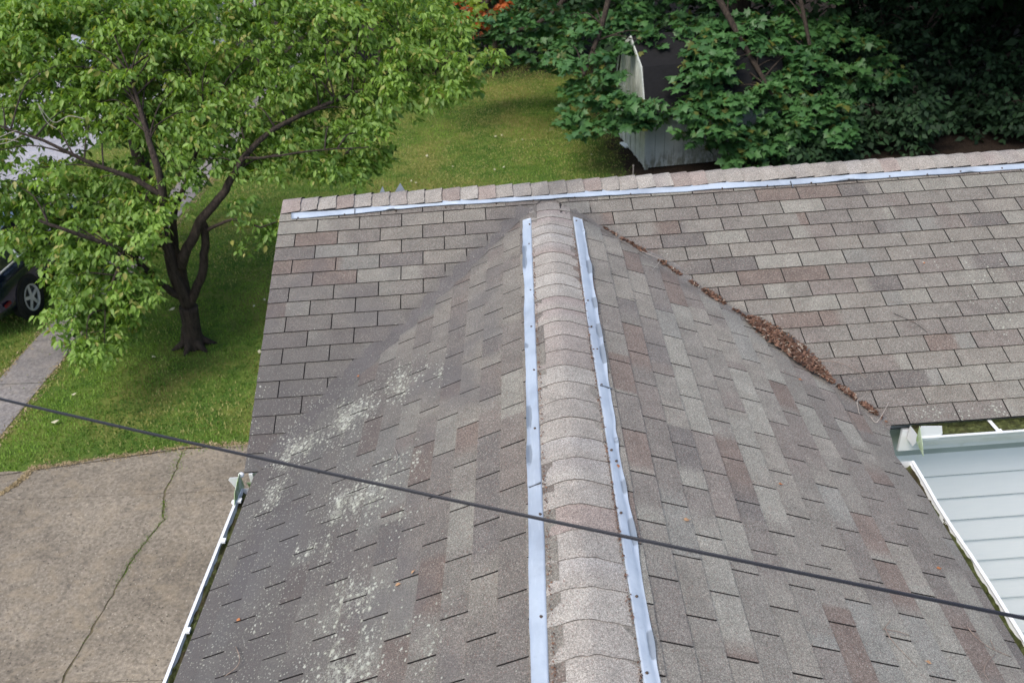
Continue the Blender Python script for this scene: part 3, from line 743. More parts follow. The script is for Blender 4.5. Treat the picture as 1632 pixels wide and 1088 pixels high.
st_r = strip(FR, [(-.50, .190), (-2.1, .178), (-3.06, .183), (-3.8, .181), (-4.4, .181), (YW0+.1, .181)], [(-.50, .254), (-2.1, .248), (-3.05, .234), (-3.78, .240), (-4.34, .236), (YW0+.1, .236)], 330,
    [(.028, .004, .7, 1), (.10, .02, 1, 1), (.16, .012, 1, 1), (.20, .014, .9, 1), (.235, .016, 1, 1), (.33, .006, .8, 1), (.37, .010, .8, 1), (.405, .014, 1, 1), (.475, .009, .9, 1)], 8, 'right metal strip beside the wing ridge caps, dented along its edge', 0)
nails(FR, st_r, [(918.5, 351.5), (936.8, 478.6), (942.5, 520), (951.5, 556), (958.5, 612.5), (974.5, 716.5), (982.3, 734), (989.8, 816.5), (1014.5, 949.5), (1030.8, 1071.5)])
# bent corners of a strip on the far slope, seen above the ridge
for x, y, wd, hh in ((606, 303, .06, .012), (635, 298, .10, .030)):
    u, v = FM.hit(x, y+4, 0); c = rz+UX*u+UY*.12+Z_*(-.05)
    q = plate([c-UX*wd/2+Z_*.0, c+UX*wd/2, c+UX*.01+UY*.01+Z_*(hh+.055)], .003, UY).build('bent_flashing', MAT['galv']); H(q)

# ------------------------------------------------------------------ the overhead cable
cab = empty('service_cable', tuple(aty(400, 728, -3.4)), 'black two strand cable sagging across the view over the roof', 'cable')
pix = [(-260, 572), (0, 633.5), (185, 674), (370, 721.5), (670, 791), (960, 851.5), (1260, 911.5), (1332, 924.5), (1632, 982.5), (1900, 1030)]
dep = [4.55, 4.05, 3.8, 3.6, 3.3, 3.08, 2.92, 2.88, 2.78, 2.72]
def cat(pts, n=12):
    pts = [np.array(p) for p in pts]; out = []
    for i in range(len(pts)-1):
        p0, p1, p2, p3 = pts[max(i-1, 0)], pts[i], pts[i+1], pts[min(i+2, len(pts)-1)]
        for k in range(n):
            t = k/n; out.append(.5*((2*p1)+(-p0+p2)*t+(2*p0-5*p1+4*p2-p3)*t*t+(-p0+3*p1-3*p2+p3)*t**3))
    out.append(pts[-1]); return out
line = []
for (x, y), d_ in zip(pix, dep): r_ = ray(x, y); line.append(CAM+r_*d_)
P_ = np.array(line); tt = np.linspace(0, 1, len(P_))
ts = np.cumsum(np.r_[0, np.linalg.norm(np.diff(P_, axis=0), axis=1)]); ts /= ts[-1]
co = [np.polyfit(ts, P_[:, a], 2 if a != 0 else 1) for a in range(3)]
line = [np.array([np.polyval(co[a], t) for a in range(3)]) for t in np.linspace(-1.6, 2.4, 160)]
for sgn, rr in ((1, .0040), (-1, .0045)):
    b = MB(); b.tube([p+np.array([0, -.001*sgn, sgn*.0042]) for p in line], rr, 10); o = b.build('cable_strand', MAT['cable'], smooth=True); reparent(o, cab)

# ------------------------------------------------------------------ debris on the roof
def chips(name, P, nrm, size, n, mat, aspect=.28, spread=None):
    P = np.array(P); N = len(P)
    d = rng.normal(size=(N, 3)); d[:, 2] *= .35; d /= np.linalg.norm(d, axis=1)[:, None]
    up = np.tile(np.array([0, 0, 1.]), (N, 1))+rng.normal(size=(N, 3))*.5; s_ = np.cross(d, up); s_ /= np.linalg.norm(s_, axis=1)[:, None]
    sz = size*rng.uniform(.4, 1.5, N)[:, None]; wv_ = sz*aspect*rng.uniform(.4, 1.6, N)[:, None]; n3 = np.cross(s_, d)
    V = np.stack([P-d*sz/2, P+s_*wv_/2+n3*wv_*.3, P+d*sz/2+n3*sz*.15, P-s_*wv_/2+n3*wv_*.3], 1).reshape(-1, 3)
    F = np.arange(N*4).reshape(-1, 4)
    tone = np.repeat(rng.random(N), 4); sub = np.repeat(rng.random(N), 4)
    return mesh_np(name, V, F, mat, tone, sub)
def mesh_np(name, V, F, mat, tone, sub, parent=None, smooth=False):
    me = bpy.data.meshes.new(name); nv, nf, k = len(V), len(F), F.shape[1]
    me.vertices.add(nv); me.vertices.foreach_set('co', np.asarray(V, dtype=np.float32).ravel())
    me.loops.add(nf*k); me.loops.foreach_set('vertex_index', F.astype(np.int32).ravel())
    me.polygons.add(nf); me.polygons.foreach_set('loop_start', np.arange(0, nf*k, k, dtype=np.int32))
    me.polygons.foreach_set('loop_total', np.full(nf, k, dtype=np.int32))
    if smooth: me.polygons.foreach_set('use_smooth', np.ones(nf, dtype=bool))
    c = np.ones((nv, 4), dtype=np.float32); c[:, 0] = tone; c[:, 1] = sub
    a = me.color_attributes.new('Col', 'FLOAT_COLOR', 'POINT'); a.data.foreach_set('color', c.ravel())
    me.materials.append(mat); me.update(calc_edges=True); me.validate()
    o = bpy.data.objects.new(name, me); COL.objects.link(o); o.parent = parent; return o
pts = []
def tx(x): return float(np.interp(x, [935, 1040, 1120, 1200, 1310, 1420], [_vl[i]+.12 for i in range(1, 7)]))
for (x0, x1, wd, dens, hgt) in ((962, 985, .010, 50, .006), (990, 1012, .012, 60, .008), (1014, 1030, .016, 80, .012), (1050, 1062, .018, 70, .012), (1064, 1086, .012, 110, .008), (1100, 1114, .012, 60, .008),
                          (1120, 1156, .022, 360, .018), (1168, 1186, .010, 40, .008), (1190, 1318, .074, 3900, .045), (1300, 1328, .028, 420, .022), (1336, 1364, .022, 260, .018), (1372, 1398, .020, 200, .016), (1180, 1415, .02, 120, .004)):
    t0, t1 = tx(x0), tx(x1)
    for _ in range(dens):
        t = rng.uniform(t0, t1); e = math.sin(math.pi*(t-t0)/(t1-t0))**.45
        if x0 == 1184: e *= .75+.35*N1(t*14, 3)
        x = np.clip(rng.normal(0, .5), -1.2, 1.2); c = vr_pt(t); lat = x*wd*e
        side = UX*lat*.72+UY*lat*.69; ap = .05*0
        pts.append(c+side+np.array([0, 0, .018+abs(lat)*.30+rng.uniform(0, hgt)*e*(1-abs(x)/1.4)]))
o = chips('leaf_litter', pts, None, .030, 0, MAT['litter'], .34); tag(o, kind='stuff', label='brown dead leaf litter packed in the right roof valley')
pts = []
for F, ue, sg in ((FL, .124, -1), (FR, .171, 1)):
    for _ in range(620 if sg < 0 else 900):
        u = rng.uniform(-4.6, -.7) if sg > 0 else rng.uniform(-4.6, -.9); dens = .5+.5*N1(u*4, sg)
        if rng.random() > dens+.25: continue
        pts.append(F.p(u, ue+rng.normal(0, .005)+(.008 if u > -2 else 0)*sg*0, .010+rng.uniform(0, .008)))
o = chips('leaf_litter', pts, None, .010, 0, MAT['litter'], .5); tag(o, kind='stuff', label='thin line of dead leaf crumbs between ridge caps and metal strips')
# single leaves
def dead_leaf(F, x, y, size, label, c=(.55, .30, .14), h=.012):
    u, v = F.hit(x, y, h); P = F.p(u, v, h); b = MB(); a = rng.uniform(0, 6.28); d = F.a*math.cos(a)+F.b*math.sin(a); s_ = np.cross(F.n, d); n_ = F.n
    pr = [(-.5, 0), (-.25, .28), (.1, .36), (.32, .2), (.5, 0)]; up = [P+d*p*size+s_*q*size+n_*(q*.3+.1*p*p)*size for p, q in pr]; dn = [P+d*p*size-s_*q*size+n_*(q*.45+.1*p*p)*size for p, q in pr]
    for k in range(4): b.face([up[k], up[k+1], dn[k+1]+n_*-.0, dn[k]], 0)
    b.tube([P+d*size*.5, P+d*size*.75+n_*size*.12], .0008, 5)
    bb = b.build('dead_leaf', deadmat(c)); tag(bb, label, 'leaf', 'single dead leaves on the roof'); return bb
for st_, F_, x_, y_, wd_ in ((st_r, FR, 965.5, 616, .064), (st_l, FL, 852, 772, .062), (st_m, FM, 566, 336.5, .060), (st_m, FM, 1262, 293.5, .064)):
    u_, v_ = F_.hit(x_, y_, .016); b = MB(); b.box(F_.p(u_, v_, .0175), .004, wd_, .003, X=F_.a, Y=F_.b, Z=F_.n); b.box(F_.p(u_-.004, v_, .0155), .005, wd_*.98, .002, X=F_.a, Y=F_.b, Z=F_.n, m=1); o = b.build('lap_joint', [MAT['galv'], MAT['trim']]); o.parent = st_
DM = {}
def deadmat(c):
    if c not in DM: DM[c] = simple('dead_leaf_%d' % len(DM), c, .8, sc=70, var=.4)
    return DM[c]
TAN, ORG = (.40, .24, .13), (.38, .15, .06)
for a in ((FL, 571, 522, .02, 'small tan leaf bit near the left valley, highest on the wing slope', TAN), (FL, 571, 599, .022, 'orange tan leaf bit low beside the left valley', ORG), (FL, 658, 911, .020, 'pinkish tan leaf scrap on the left slope above a tab slot', TAN),
          (FL, 634, 931, .026, 'curled golden leaf lying against a slot on the left slope', TAN), (FL, 380, 987, .026, 'bright orange leaf near the left gutter', ORG),
          (FR, 985, 742, .022, 'orange leaf scrap touching the right metal strip', ORG), (FR, 1094, 828, .030, 'tan leaf on the right slope below the strip', TAN), (FR, 1244, 771, .022, 'small orange leaf on a reddish tab of the right slope', ORG),
          (FR, 1496, 905, .026, 'rust orange leaf at the end of a slot near the right gutter', ORG), (FR, 1480, 1055, .024, 'pale tan leaf at the lower right of the right slope', TAN),
          (FR, 1276, 600, .026, 'orange brown leaf just below the packed valley litter', ORG), (FM, 1473, 419, .016, 'orange leaf speck on the upper right main slope', ORG), (FR, 985.5, 742.5, .0, '', TAN)):
    if a[3] > 0: dead_leaf(a[0], a[1], a[2], a[3], a[4], a[5])
b_moss = None
def twig(F, pix, r, label, h=.012, m='twig', side=None):
    pts = []
    for x, y, *hh in pix:
        H_ = hh[0] if hh else h; u, v = F.hit(x, y, H_); pts.append(F.p(u, v, H_))
    pts = cat(pts, 5); n = len(pts); b = MB(); b.tube(pts, [r*(1-.5*k/n) for k in range(n)], 6)
    if side:
        for s_ in side:
            q = []
            for x, y, *hh in s_: H_ = hh[0] if hh else h; u, v = F.hit(x, y, H_); q.append(F.p(u, v, H_))
            b.tube(cat(q, 4), r*.7, 5)
    tag(b.build('twig', MAT[m], smooth=True), label, 'twig', 'dry twigs lying on the roof')
MAT['paletwig'] = simple('pale_twig', (.30, .27, .24), .9, sc=60, var=.3)
twig(FR, [(1410, 1000), (1420, 1018, .02), (1440, 1040), (1462, 1062)], .0022, 'long curved twig lying on the right slope over reddish tabs', side=[[(1410, 1002), (1432, 1006, .02), (1450, 1012)], [(1408, 1003), (1419, 988, .03)]])
twig(FR, [(1540, 996), (1555, 1014, .025), (1577, 1031), (1612, 1046)], .0024, 'forked twig near the right gutter at the picture edge', side=[[(1585, 1034), (1578, 1018, .02)]])
twig(FR, [(1586, 1042), (1572, 1056, .025), (1569, 1072), (1582, 1090)], .002, 'short arched twig below the forked twig')
twig(FM, [(1424, 499), (1440, 506, .02), (1462, 517), (1478, 530)], .0018, 'dark curved twig on a reddish tab of the right main slope', m='bark')
twig(FM, [(1388, 664, .02), (1398, 672, .05), (1417, 640, .06)], .0035, 'pale twig standing up at the end of the valley litter', m='paletwig')
twig(FM, [(1372, 668, .03), (1366, 640, .06), (1375, 633, .07)], .003, 'hooked pale twig in the lower valley', m='paletwig')
twig(FR, [(1040, 488), (1050, 478, .03), (1030, 410, .02)] and [(1022, 400, .02), (1036, 406, .04), (1052, 414, .05), (1040, 430, .03)], .003, 'pale forked twig high in the right valley', m='paletwig', side=[[(1052, 412, .05), (1078, 420, .03), (1086, 424, .02)]])
twig(FR, [(1004, 475), (1022, 477, .02), (1035, 486)], .0022, 'small bent twig on the upper right slope', m='paletwig')
twig(FM, [(1300, 575, .03), (1335, 577, .03), (1365, 590, .02), (1380, 602)], .002, 'thin arching stalk reaching out of the valley litter', m='twig')
twig(FL, [(376, 1030), (382, 1048, .03), (377, 1062, .025), (358, 1077)], .0025, 'curled twig low on the lichen covered left slope')
twig(FL, [(628, 712), (634, 728, .02), (626, 742)], .002, 'tiny curled twig on the lichen patch of the left slope', m='paletwig')

# ------------------------------------------------------------------ leaves and trees
def leaf_proto(kind):
    if kind == 'ovate':
        V = np.array([(0, 0, 0), (.3, .23, .05), (.3, -.23, .05), (.66, .19, .0), (.66, -.19, .0), (1, 0, -.16), (.3, 0, -.01), (.66, 0, -.07)])
        F = np.array([(0, 1, 6, 6), (0, 6, 2, 2), (1, 3, 7, 6), (6, 7, 4, 2), (3, 5, 7, 7), (7, 5, 4, 4)])
    elif kind == 'narrow':
        V = np.array([(0, 0, 0), (.45, .13, .02), (.45, -.13, .02), (1, 0, -.1)]); F = np.array([(0, 2, 3, 1)])
    elif kind == 'quad':
        V = np.array([(0, 0, 0), (.45, .30, .04), (1, 0, -.12), (.45, -.30, .04)]); F = np.array([(0, 3, 2, 1)])
    else:   # maple, five lobes
        a = [(.02, .10), (.12, .50), (.28, .27), (.52, .52), (.56, .24), (1.0, 0)]
        out = [(x-.0, y, -.10*(x*x+y*y)) for x, y in a]+[(x, -y, -.10*(x*x+y*y)) for x, y in a[-2::-1]]
        V = np.array([(.30, 0, .05)]+out); n = len(out)
        F = np.array([(0, 1+i, 1+i+1, 1+i+1) for i in range(n-1)]+[(0, n, 1, 1)])
    return V, F
def leaves(name, P, D, size, kind, mat, parent, tone=None, roll=.5):
    P = np.asarray(P, float); D = np.asarray(D, float); N = len(P); D /= np.linalg.norm(D, axis=1)[:, None]+1e-9
    up = np.tile(np.array([0, 0, 1.]), (N, 1))+rng.normal(size=(N, 3))*roll; D = D+rng.normal(size=(N, 3))*.18; D /= np.linalg.norm(D, axis=1)[:, None]
    S = np.cross(up, D); S /= np.linalg.norm(S, axis=1)[:, None]+1e-9; U = np.cross(D, S)
    V, F = leaf_proto(kind); sz = np.asarray(size)*rng.uniform(.5, 1.4, N)
    W = P[:, None, :]+sz[:, None, None]*(V[None, :, 0:1]*D[:, None, :]+V[None, :, 1:2]*S[:, None, :]+V[None, :, 2:3]*U[:, None, :])
    nv = len(V); tn = rng.random(N) if tone is None else np.clip(tone+rng.normal(0, .16, N), 0, 1)
    Fq = (F[None]+np.arange(N)[:, None, None]*nv).reshape(-1, 4)
    # triangles as separate loops: convert repeated index quads
    tri = Fq[:, 2] == Fq[:, 3]
    me = bpy.data.meshes.new(name); W = W.reshape(-1, 3)
    me.vertices.add(len(W)); me.vertices.foreach_set('co', W.astype(np.float32).ravel())
    lt = np.where(tri, 3, 4).astype(np.int32); ls = np.r_[0, np.cumsum(lt)[:-1]].astype(np.int32)
    mask = np.ones(Fq.shape, bool); mask[tri, 3] = False
    me.loops.add(int(lt.sum())); me.loops.foreach_set('vertex_index', Fq[mask].astype(np.int32))
    me.polygons.add(len(Fq)); me.polygons.foreach_set('loop_start', ls); me.polygons.foreach_set('loop_total', lt)
    c = np.ones((len(W), 4), dtype=np.float32); c[:, 0] = np.repeat(tn, nv); c[:, 1] = np.repeat(rng.random(N), nv)
    a = me.color_attributes.new('Col', 'FLOAT_COLOR', 'POINT'); a.data.foreach_set('color', c.ravel())
    me.materials.append(mat); me.update(calc_edges=True)
    o = bpy.data.objects.new(name, me); COL.objects.link(o)
    if parent: reparent(o, parent)
    return o
def inpoly(x, y, poly):
    c = False; n = len(poly)
    for i in range(n):
        (x1, y1), (x2, y2) = poly[i], poly[(i+1) % n]
        if (y1 > y) != (y2 > y) and x < (x2-x1)*(y-y1)/(y2-y1)+x1: c = not c
    return c
def poisson(poly, d, tries=4000, holes=()):
    xs = [p[0] for p in poly]; ys = [p[1] for p in poly]; out = []
    for _ in range(tries):
        x, y = rng.uniform(min(xs), max(xs)), rng.uniform(min(ys), max(ys))
        if not inpoly(x, y, poly) or any(inpoly(x, y, h) for h in holes): continue
        if all((x-a)**2+(y-b)**2 > d*d for a, b in out): out.append((x, y))
    return out
def tiers(centers, rad, nspray, nleaf, spread, droop, flat=.22, leaf_len=.1, axis=None, edge=.3):
    """flat leaf layers: sprays scattered on tilted discs, leaves whorled and drooping around each spray"""
    P, D, T = [], [], []
    for c in centers:
        c = np.array(c[:3]); r0 = rad*rng.uniform(.75, 1.3); tilt = rng.normal(0, .18, 2); tn = rng.normal(.5, .14)
        out = c-axis if axis is not None else np.array([0, 0, 0.]); out = out*np.array([1, 1, 0]); L = np.linalg.norm(out); out = out/L if L > .1 else out
        for _ in range(nspray):
            a = rng.uniform(0, 2*math.pi); r = r0*math.sqrt(rng.random()); dx, dy = r*math.cos(a), r*math.sin(a)
            p = c+np.array([dx, dy, dx*tilt[0]+dy*tilt[1]-edge*r*r/r0*.9+rng.normal(0, flat*.35)])-np.array([0, 0, .18*max(0, (out[0]*dx+out[1]*dy))])
            a0 = rng.uniform(0, 6.28)
            ts_ = tn+rng.normal(0, .1)
            for k in range(nleaf):
                b_ = a0+k*2.4; hz = np.array([math.cos(b_), math.sin(b_), 0])
                P.append(p+hz*rng.uniform(0, spread)+np.array([0, 0, rng.normal(0, .02)])); D.append(hz+out*.35+np.array([0, 0, -droop*rng.uniform(.2, 1.3)])); T.append(ts_)
    return np.array(P), np.array(D), np.array(T)
def limb(b, pix, r0, r1, n=8, segs=5, wob=.02):
    pts = [np.array(p, float) for p in pix]; pts = cat(pts, segs); N = len(pts)
    q = [p+np.array([N1(k*.6, p[0]), N2(k*.6, p[1]), 0])*wob for k, p in enumerate(pts)]
    b.tube(q, [r0+(r1-r0)*(k/(N-1)) for k in range(N)], n); return q
def link_branches(b, centers, nodes, r=.022, frac=1.0):
    nodes = np.array(nodes); use = {}
    for c in centers:
        if rng.random() > frac: continue
        c = np.array(c[:3]); d = np.linalg.norm(nodes-c, axis=1)+np.maximum(0, nodes[:, 2]-c[2])*2
        ok = [k for k in np.argsort(d)[:14] if use.get(int(k), 0) < 2 and d[k] < 1.5]
        if not ok: continue
        k = int(ok[int(rng.integers(0, min(4, len(ok))))]); use[k] = use.get(k, 0)+1; a = nodes[k]
        mid = (a+c)/2+np.array([0, 0, .10])+rng.normal(0, .05, 3)
        q = cat([a, mid, c-np.array([0, 0, .04])], 4); b.tube(q, [r*(1-.75*k/(len(q)-1)) for k in range(len(q))], 5)
        for _ in range(2):
            e = c+np.append(rng.normal(0, .25, 2), -.03); b.tube([q[-3], (q[-3]+e)/2+np.array([0, 0, .05]), e], [r*.35, r*.25, r*.12], 4)

# --- the dogwood on the left
base = at(310, 552)
dog = empty('dogwood_tree', tuple(base), 'spreading green dogwood tree with forked dark trunk on the lawn', 'tree')
tb = MB(); nodes = []
def A(x, y, Y): return aty(x, y, Y)
b0 = base+np.array([0, 0, -.05]); Y0 = base[1]
fork = A(300, 488, Y0-.05)
tb.tube(cat([b0, b0+(fork-b0)*.12, b0+(fork-b0)*.5, fork], 4), [.21, .185, .165, .155, .145, .14, .135, .13, .13, .13, .13, .135, .135], 14)
for k in range(6):
    a = k*1.05+.3; e = base+np.array([math.cos(a)*.34, math.sin(a)*.26, -.03]); tb.tube([base+np.array([math.cos(a)*.06, math.sin(a)*.06, .35]), base+np.array([math.cos(a)*.13, math.sin(a)*.13, .1]), e], [.05, .06, .03], 8)
nodes += limb(tb, [fork, A(277, 432, Y0-.1), A(262, 375, Y0-.1), A(258, 312, Y0-.1), A(245, 250, Y0), A(225, 185, Y0+.4), A(205, 110, Y0+.9)], .095, .018, 10)
nodes += limb(tb, [fork, A(292, 440, Y0+.15), A(280, 395, Y0+.25), A(276, 340, Y0+.3), A(300, 280, Y0+.6), A(330, 190, Y0+.9)], .085, .02, 9)
nodes += limb(tb, [fork, A(316, 455, Y0), A(326, 405, Y0+.05), A(325, 370, Y0+.02), A(322, 352, Y0-.04)], .072, .05, 9)
nodes += limb(tb, [A(288, 425, Y0-.05), A(300, 395, Y0-.1), A(320, 352, Y0-.05), A(348, 318, Y0), A(372, 282, Y0+.1), A(388, 252, Y0+.2), A(440, 205, Y0+.5), A(560, 150, Y0+1.1), A(700, 110, Y0+1.7), A(775, 95, Y0+2.0)], .08, .012, 9)
nodes += limb(tb, [A(298, 478, Y0-.05), A(265, 458, Y0-.2), A(232, 428, Y0-.4), A(195, 400, Y0-.7), A(120, 372, Y0-1.0), A(60, 350, Y0-1.1)], .062, .018, 8)
nodes += limb(tb, [A(258, 312, Y0-.1), A(215, 285, Y0-.1), A(150, 262, Y0-.2), A(70, 225, Y0-.3), A(10, 205, Y0-.3)], .045, .012, 8)
nodes += limb(tb, [A(388, 252, Y0+.2), A(430, 250, Y0), A(500, 240, Y0-.1), A(590, 235, Y0)], .022, .008, 6)
nodes += limb(tb, [A(325, 370, Y0), A(370, 350, Y0-.2), A(415, 362, Y0-.4)], .03, .01, 6)
nodes += limb(tb, [A(195, 400, Y0-.7), A(180, 450, Y0-1.1), A(165, 500, Y0-1.2)], .03, .01, 6)
crown = [(-60, -20), (640, -20), (735, 20), (745, 75), (788, 92), (775, 118), (725, 140), (700, 158), (655, 160), (640, 172), (600, 165), (605, 205), (622, 225), (600, 262), (604, 268), (560, 275), (500, 268), (450, 262), (400, 262), (350, 262), (318, 300), (300, 345), (250, 352), (232, 400), (205, 440), (228, 470), (190, 500), (160, 560), (125, 545), (92, 505), (100, 460), (60, 430), (25, 440), (-10, 350), (-60, 300)]
hol = [[(-90, 365), (34, 378), (90, 430), (104, 530), (-90, 550)], [(262, 285), (345, 262), (405, 262), (400, 300), (350, 330), (335, 420), (250, 440), (262, 360)], [(400, 300), (560, 305), (640, 180), (700, 165), (900, 200), (700, 400), (400, 340)], [(85, 20), (142, 20), (140, 60), (100, 98), (78, 95), (70, 60)]]
hol = hol+[[(18, 428), (80, 440), (85, 515), (15, 520)]]
hol2 = hol+[[(0, 190), (120, 200), (260, 215), (320, 235), (318, 262), (250, 275), (150, 272), (60, 262), (0, 300)]]
def prof(x, y, off=0):
    return Y0-1.45+(540-y)/540*3.4+off
cs = []
for x, y in poisson(crown, 26, 9000, hol2): cs.append(A(x, y, prof(x, y, rng.uniform(-.35, .35))))
lo = []
for x, y in poisson(crown, 44, 3000, hol): lo.append(A(x, y, prof(x, y, rng.uniform(.8, 1.6))))
for x, y in poisson([(-40, -10), (260, -10), (260, 200), (120, 190), (-40, 185)], 30, 1500, [[(85, 20), (142, 20), (140, 60), (100, 98), (78, 95), (70, 60)]]): cs.append(A(x, y, prof(x, y, rng.uniform(-.5, .5))))
ex = [A(x, y, Y0-.35+.2*rng.random()) for x, y in ((405, 350), (430, 345), (418, 372), (440, 365), (395, 380), (447, 350), (384, 330))]
ex2 = [A(x, y, Y0-1.2) for x, y in ((150, 470), (175, 520), (150, 545), (205, 470), (118, 440), (190, 450), (222, 485), (95, 400), (200, 415))]
allc = cs+ex+ex2
link_branches(tb, allc, nodes, .014, .5); link_branches(tb, lo, nodes, .014, .4)
reparent(tb.build('trunk', MAT['bark'], smooth=True), dog)
P1, D1, T1 = tiers(cs, .28, 28, 8, .055, 1.0, .20, axis=base)
P2, D2, T2 = tiers(lo, .36, 15, 6, .06, 1.0, .25, axis=base)
P3, D3, T3 = tiers(ex+ex2, .19, 10, 6, .05, 1.0, .16, axis=base)
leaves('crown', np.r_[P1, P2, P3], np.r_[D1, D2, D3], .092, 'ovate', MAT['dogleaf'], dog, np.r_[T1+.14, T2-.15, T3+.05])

def tree(name, label, cat_, basep, limbs, centers, rad, nspray, nleaf, size, kind, mat, spread=.08, droop=.6, flat=.25, group=None, trunk_r=.2, extra=None, tone=None, frac=.3, edge=.3):
    basep = np.array(basep, float); r_ = empty(name, tuple(basep), label, cat_, group); b = MB(); nd = []
    for pts, ra, rb in limbs: nd += limb(b, pts, ra, rb, 9)
    if nd: link_branches(b, centers, nd, .02, frac)
    if b.v: reparent(b.build('trunk', MAT['bark'], smooth=True), r_)
    P, D, T = tiers(centers, rad, nspray, nleaf, spread, droop, flat, axis=basep, edge=edge)
    if tone is not None: T = T-.5+tone
    leaves('crown', P, D, size, kind, mat, r_, T); return r_

# --- second tree upper left with its limb in view
cc = [A(x, y, 8.6+rng.uniform(-.6, .8)) for x, y in ((10, 10), (40, 30), (80, 12), (30, 70), (70, 60), (10, 110), (-30, 40), (110, -10), (180, 10), (210, 30), (240, 5), (190, 60), (-10, 60), (60, 100), (270, 40), (230, 70), (150, -30), (50, -30), (300, 10))]
tree('ash_tree', 'dark leaved tree in the upper left with a bare grey limb', 'tree', (-7.2, 8.9, G), [([(-7.2, 8.9, G-.05), (-7.1, 8.9, -2.5), A(185, 72, 8.7), A(165, 40, 8.7), A(143, -5, 8.6), A(120, -60, 8.5)], .16, .08), ([A(165, 40, 8.7), A(185, 15, 8.6), A(175, -20, 8.5)], .07, .03), ([A(176, 60, 8.7), A(200, 30, 8.9), A(240, 12, 9.2), A(275, 40, 9.3)], .045, .012), ([A(150, 15, 8.6), A(115, -8, 8.5)], .04, .02), ([A(160, 30, 8.6), A(80, 20, 8.6), A(10, 40, 8.6)], .04, .01)],
     cc, .38, 14, 6, .14, 'ovate', MAT['mapleleaf'], droop=.9, tone=.55)
# dead pale twigs at the left picture edge
for (x, y), e in (((-30, 232), [(10, 228), (35, 215)]), ((-30, 235), [(5, 222), (30, 226)]), ((-20, 228), [(15, 212), (28, 208)]), ((60, 165), [(85, 195), (110, 185), (135, 190)]), ((62, 170), [(75, 195), (90, 205)])):
    db_ = MB(); db_.tube(cat([A(x, y, Y0-1.6)]+[A(p, q, Y0-1.6) for p, q in e], 4), .0045, 5); reparent(db_.build('dead_branch', MAT['paletwig'], smooth=True), dog)


# --- background greenery beyond the lawn
def bush(name, label, cat_, px, py, Y, w_, h_, n, size, kind, mat, tone=.5, group=None, depth=1.6, zoff=0, stems=True, lean=0):
    c = A(px, py, Y); bx = np.array([c[0], Y, G]); r_ = empty(name, tuple(bx), label, cat_, group)
    cen = []
    for _ in range(n):
        a, ph = rng.uniform(0, 6.28), rng.uniform(-.25, 1.0); rr = rng.uniform(.55, 1.0)
        cen.append(bx+np.array([math.cos(a)*w_*rr*math.sqrt(max(0, 1-ph*ph*.8)), math.sin(a)*depth*rr, h_*(.42+.55*ph*rr)]))
    b = MB(); nd = []
    for k in range(5):
        a = k*1.3; nd += limb(b, [bx+np.array([0, 0, -.05]), bx+np.array([math.cos(a)*w_*.15, math.sin(a)*.3, h_*.35]), bx+np.array([math.cos(a)*w_*.5, math.sin(a)*depth*.5, h_*.75])], .07, .02, 7)
    link_branches(b, cen, nd, .02, .5); reparent(b.build('stems', MAT['bark'], smooth=True), r_)
    P, D, T = tiers(cen, .42, 16, 5, .08, .7, .4, axis=bx)
    leaves('crown', P, D, size, kind, mat, r_, T-.5+tone); return r_
gb_ = 'shrubs along the far end of the lawn'
bush('willow_shrub', 'bluish grey green willowy shrub behind the dogwood, leftmost of the far row', 'shrub', 300, 95, 20, 2.6, 4.6, 60, .17, 'narrow', MAT['willowleaf'], .6, gb_)
bush('willow_shrub', 'pale willowy shrub in the middle of the far row', 'shrub', 420, 80, 22, 2.8, 5.2, 66, .17, 'narrow', MAT['willowleaf'], .5, gb_)
bush('leafy_shrub', 'mid green leafy shrub right of the willowy ones', 'shrub', 560, 70, 22.5, 2.6, 4.8, 60, .17, 'quad', MAT['dogleaf'], .35, gb_)
bush('leafy_shrub', 'dark green shrub at the end of the lawn under the orange leaves', 'shrub', 700, 95, 22.5, 2.4, 3.8, 54, .17, 'quad', MAT['mapleleaf'], .6, gb_)
bush('undergrowth', 'low dark undergrowth at the lawn edge below the maple', 'shrub', 790, 110, 22.0, 2.2, 2.4, 50, .16, 'quad', MAT['mapleleaf'], .5, gb_)
bush('undergrowth', 'low blue green undergrowth left of the shed', 'shrub', 880, 105, 22.3, 2.4, 2.6, 56, .16, 'quad', MAT['mapleleaf'], .65, gb_)
bush('street_shrub', 'round shrub by the street far behind the walk', 'shrub', 200, 50, 27, 2.6, 4.2, 44, .2, 'quad', MAT['willowleaf'], .45)
cc = [A(x, y, 15+rng.uniform(-.8, .8)) for x, y in ((650, 10), (690, 5), (720, 25), (665, 35), (620, 15), (700, 50), (640, -15), (735, -5), (300, 75), (335, 85), (320, 65), (290, 90), (345, 70))]
tree('yellow_green_tree', 'bright yellow green tree at the top, left of the orange leaves', 'tree', (-4.4, 20.4, G), [([(-4.4, 20.4, G-.05), (-4.2, 20.2, -2.2), (-3.4, 16.6, -.8), A(690, 20, 15)], .12, .03), ([(-4.2, 20.2, -2.2), (-5.6, 17.2, -1.0), A(320, 75, 15)], .07, .02)], cc, .5, 13, 5, .17, 'maple', MAT['yellowleaf'], droop=.7)
cc = [A(x, y, 16+rng.uniform(-.4, .4)) for x, y in ((755, 12), (775, 22), (795, 15), (765, 35), (788, -5), (745, -5), (720, 42))]
tree('orange_maple', 'small maple showing orange leaves at the top centre', 'tree', (-.9, 20.6, G), [([(-.9, 20.6, G-.05), (-1.0, 20.4, -2.4), (-1.2, 18.5, -1.0), A(770, 10, 16.2), A(790, -30, 16.2)], .11, .04)], cc, .30, 8, 4, .15, 'maple', MAT['orangeleaf'], droop=.8)

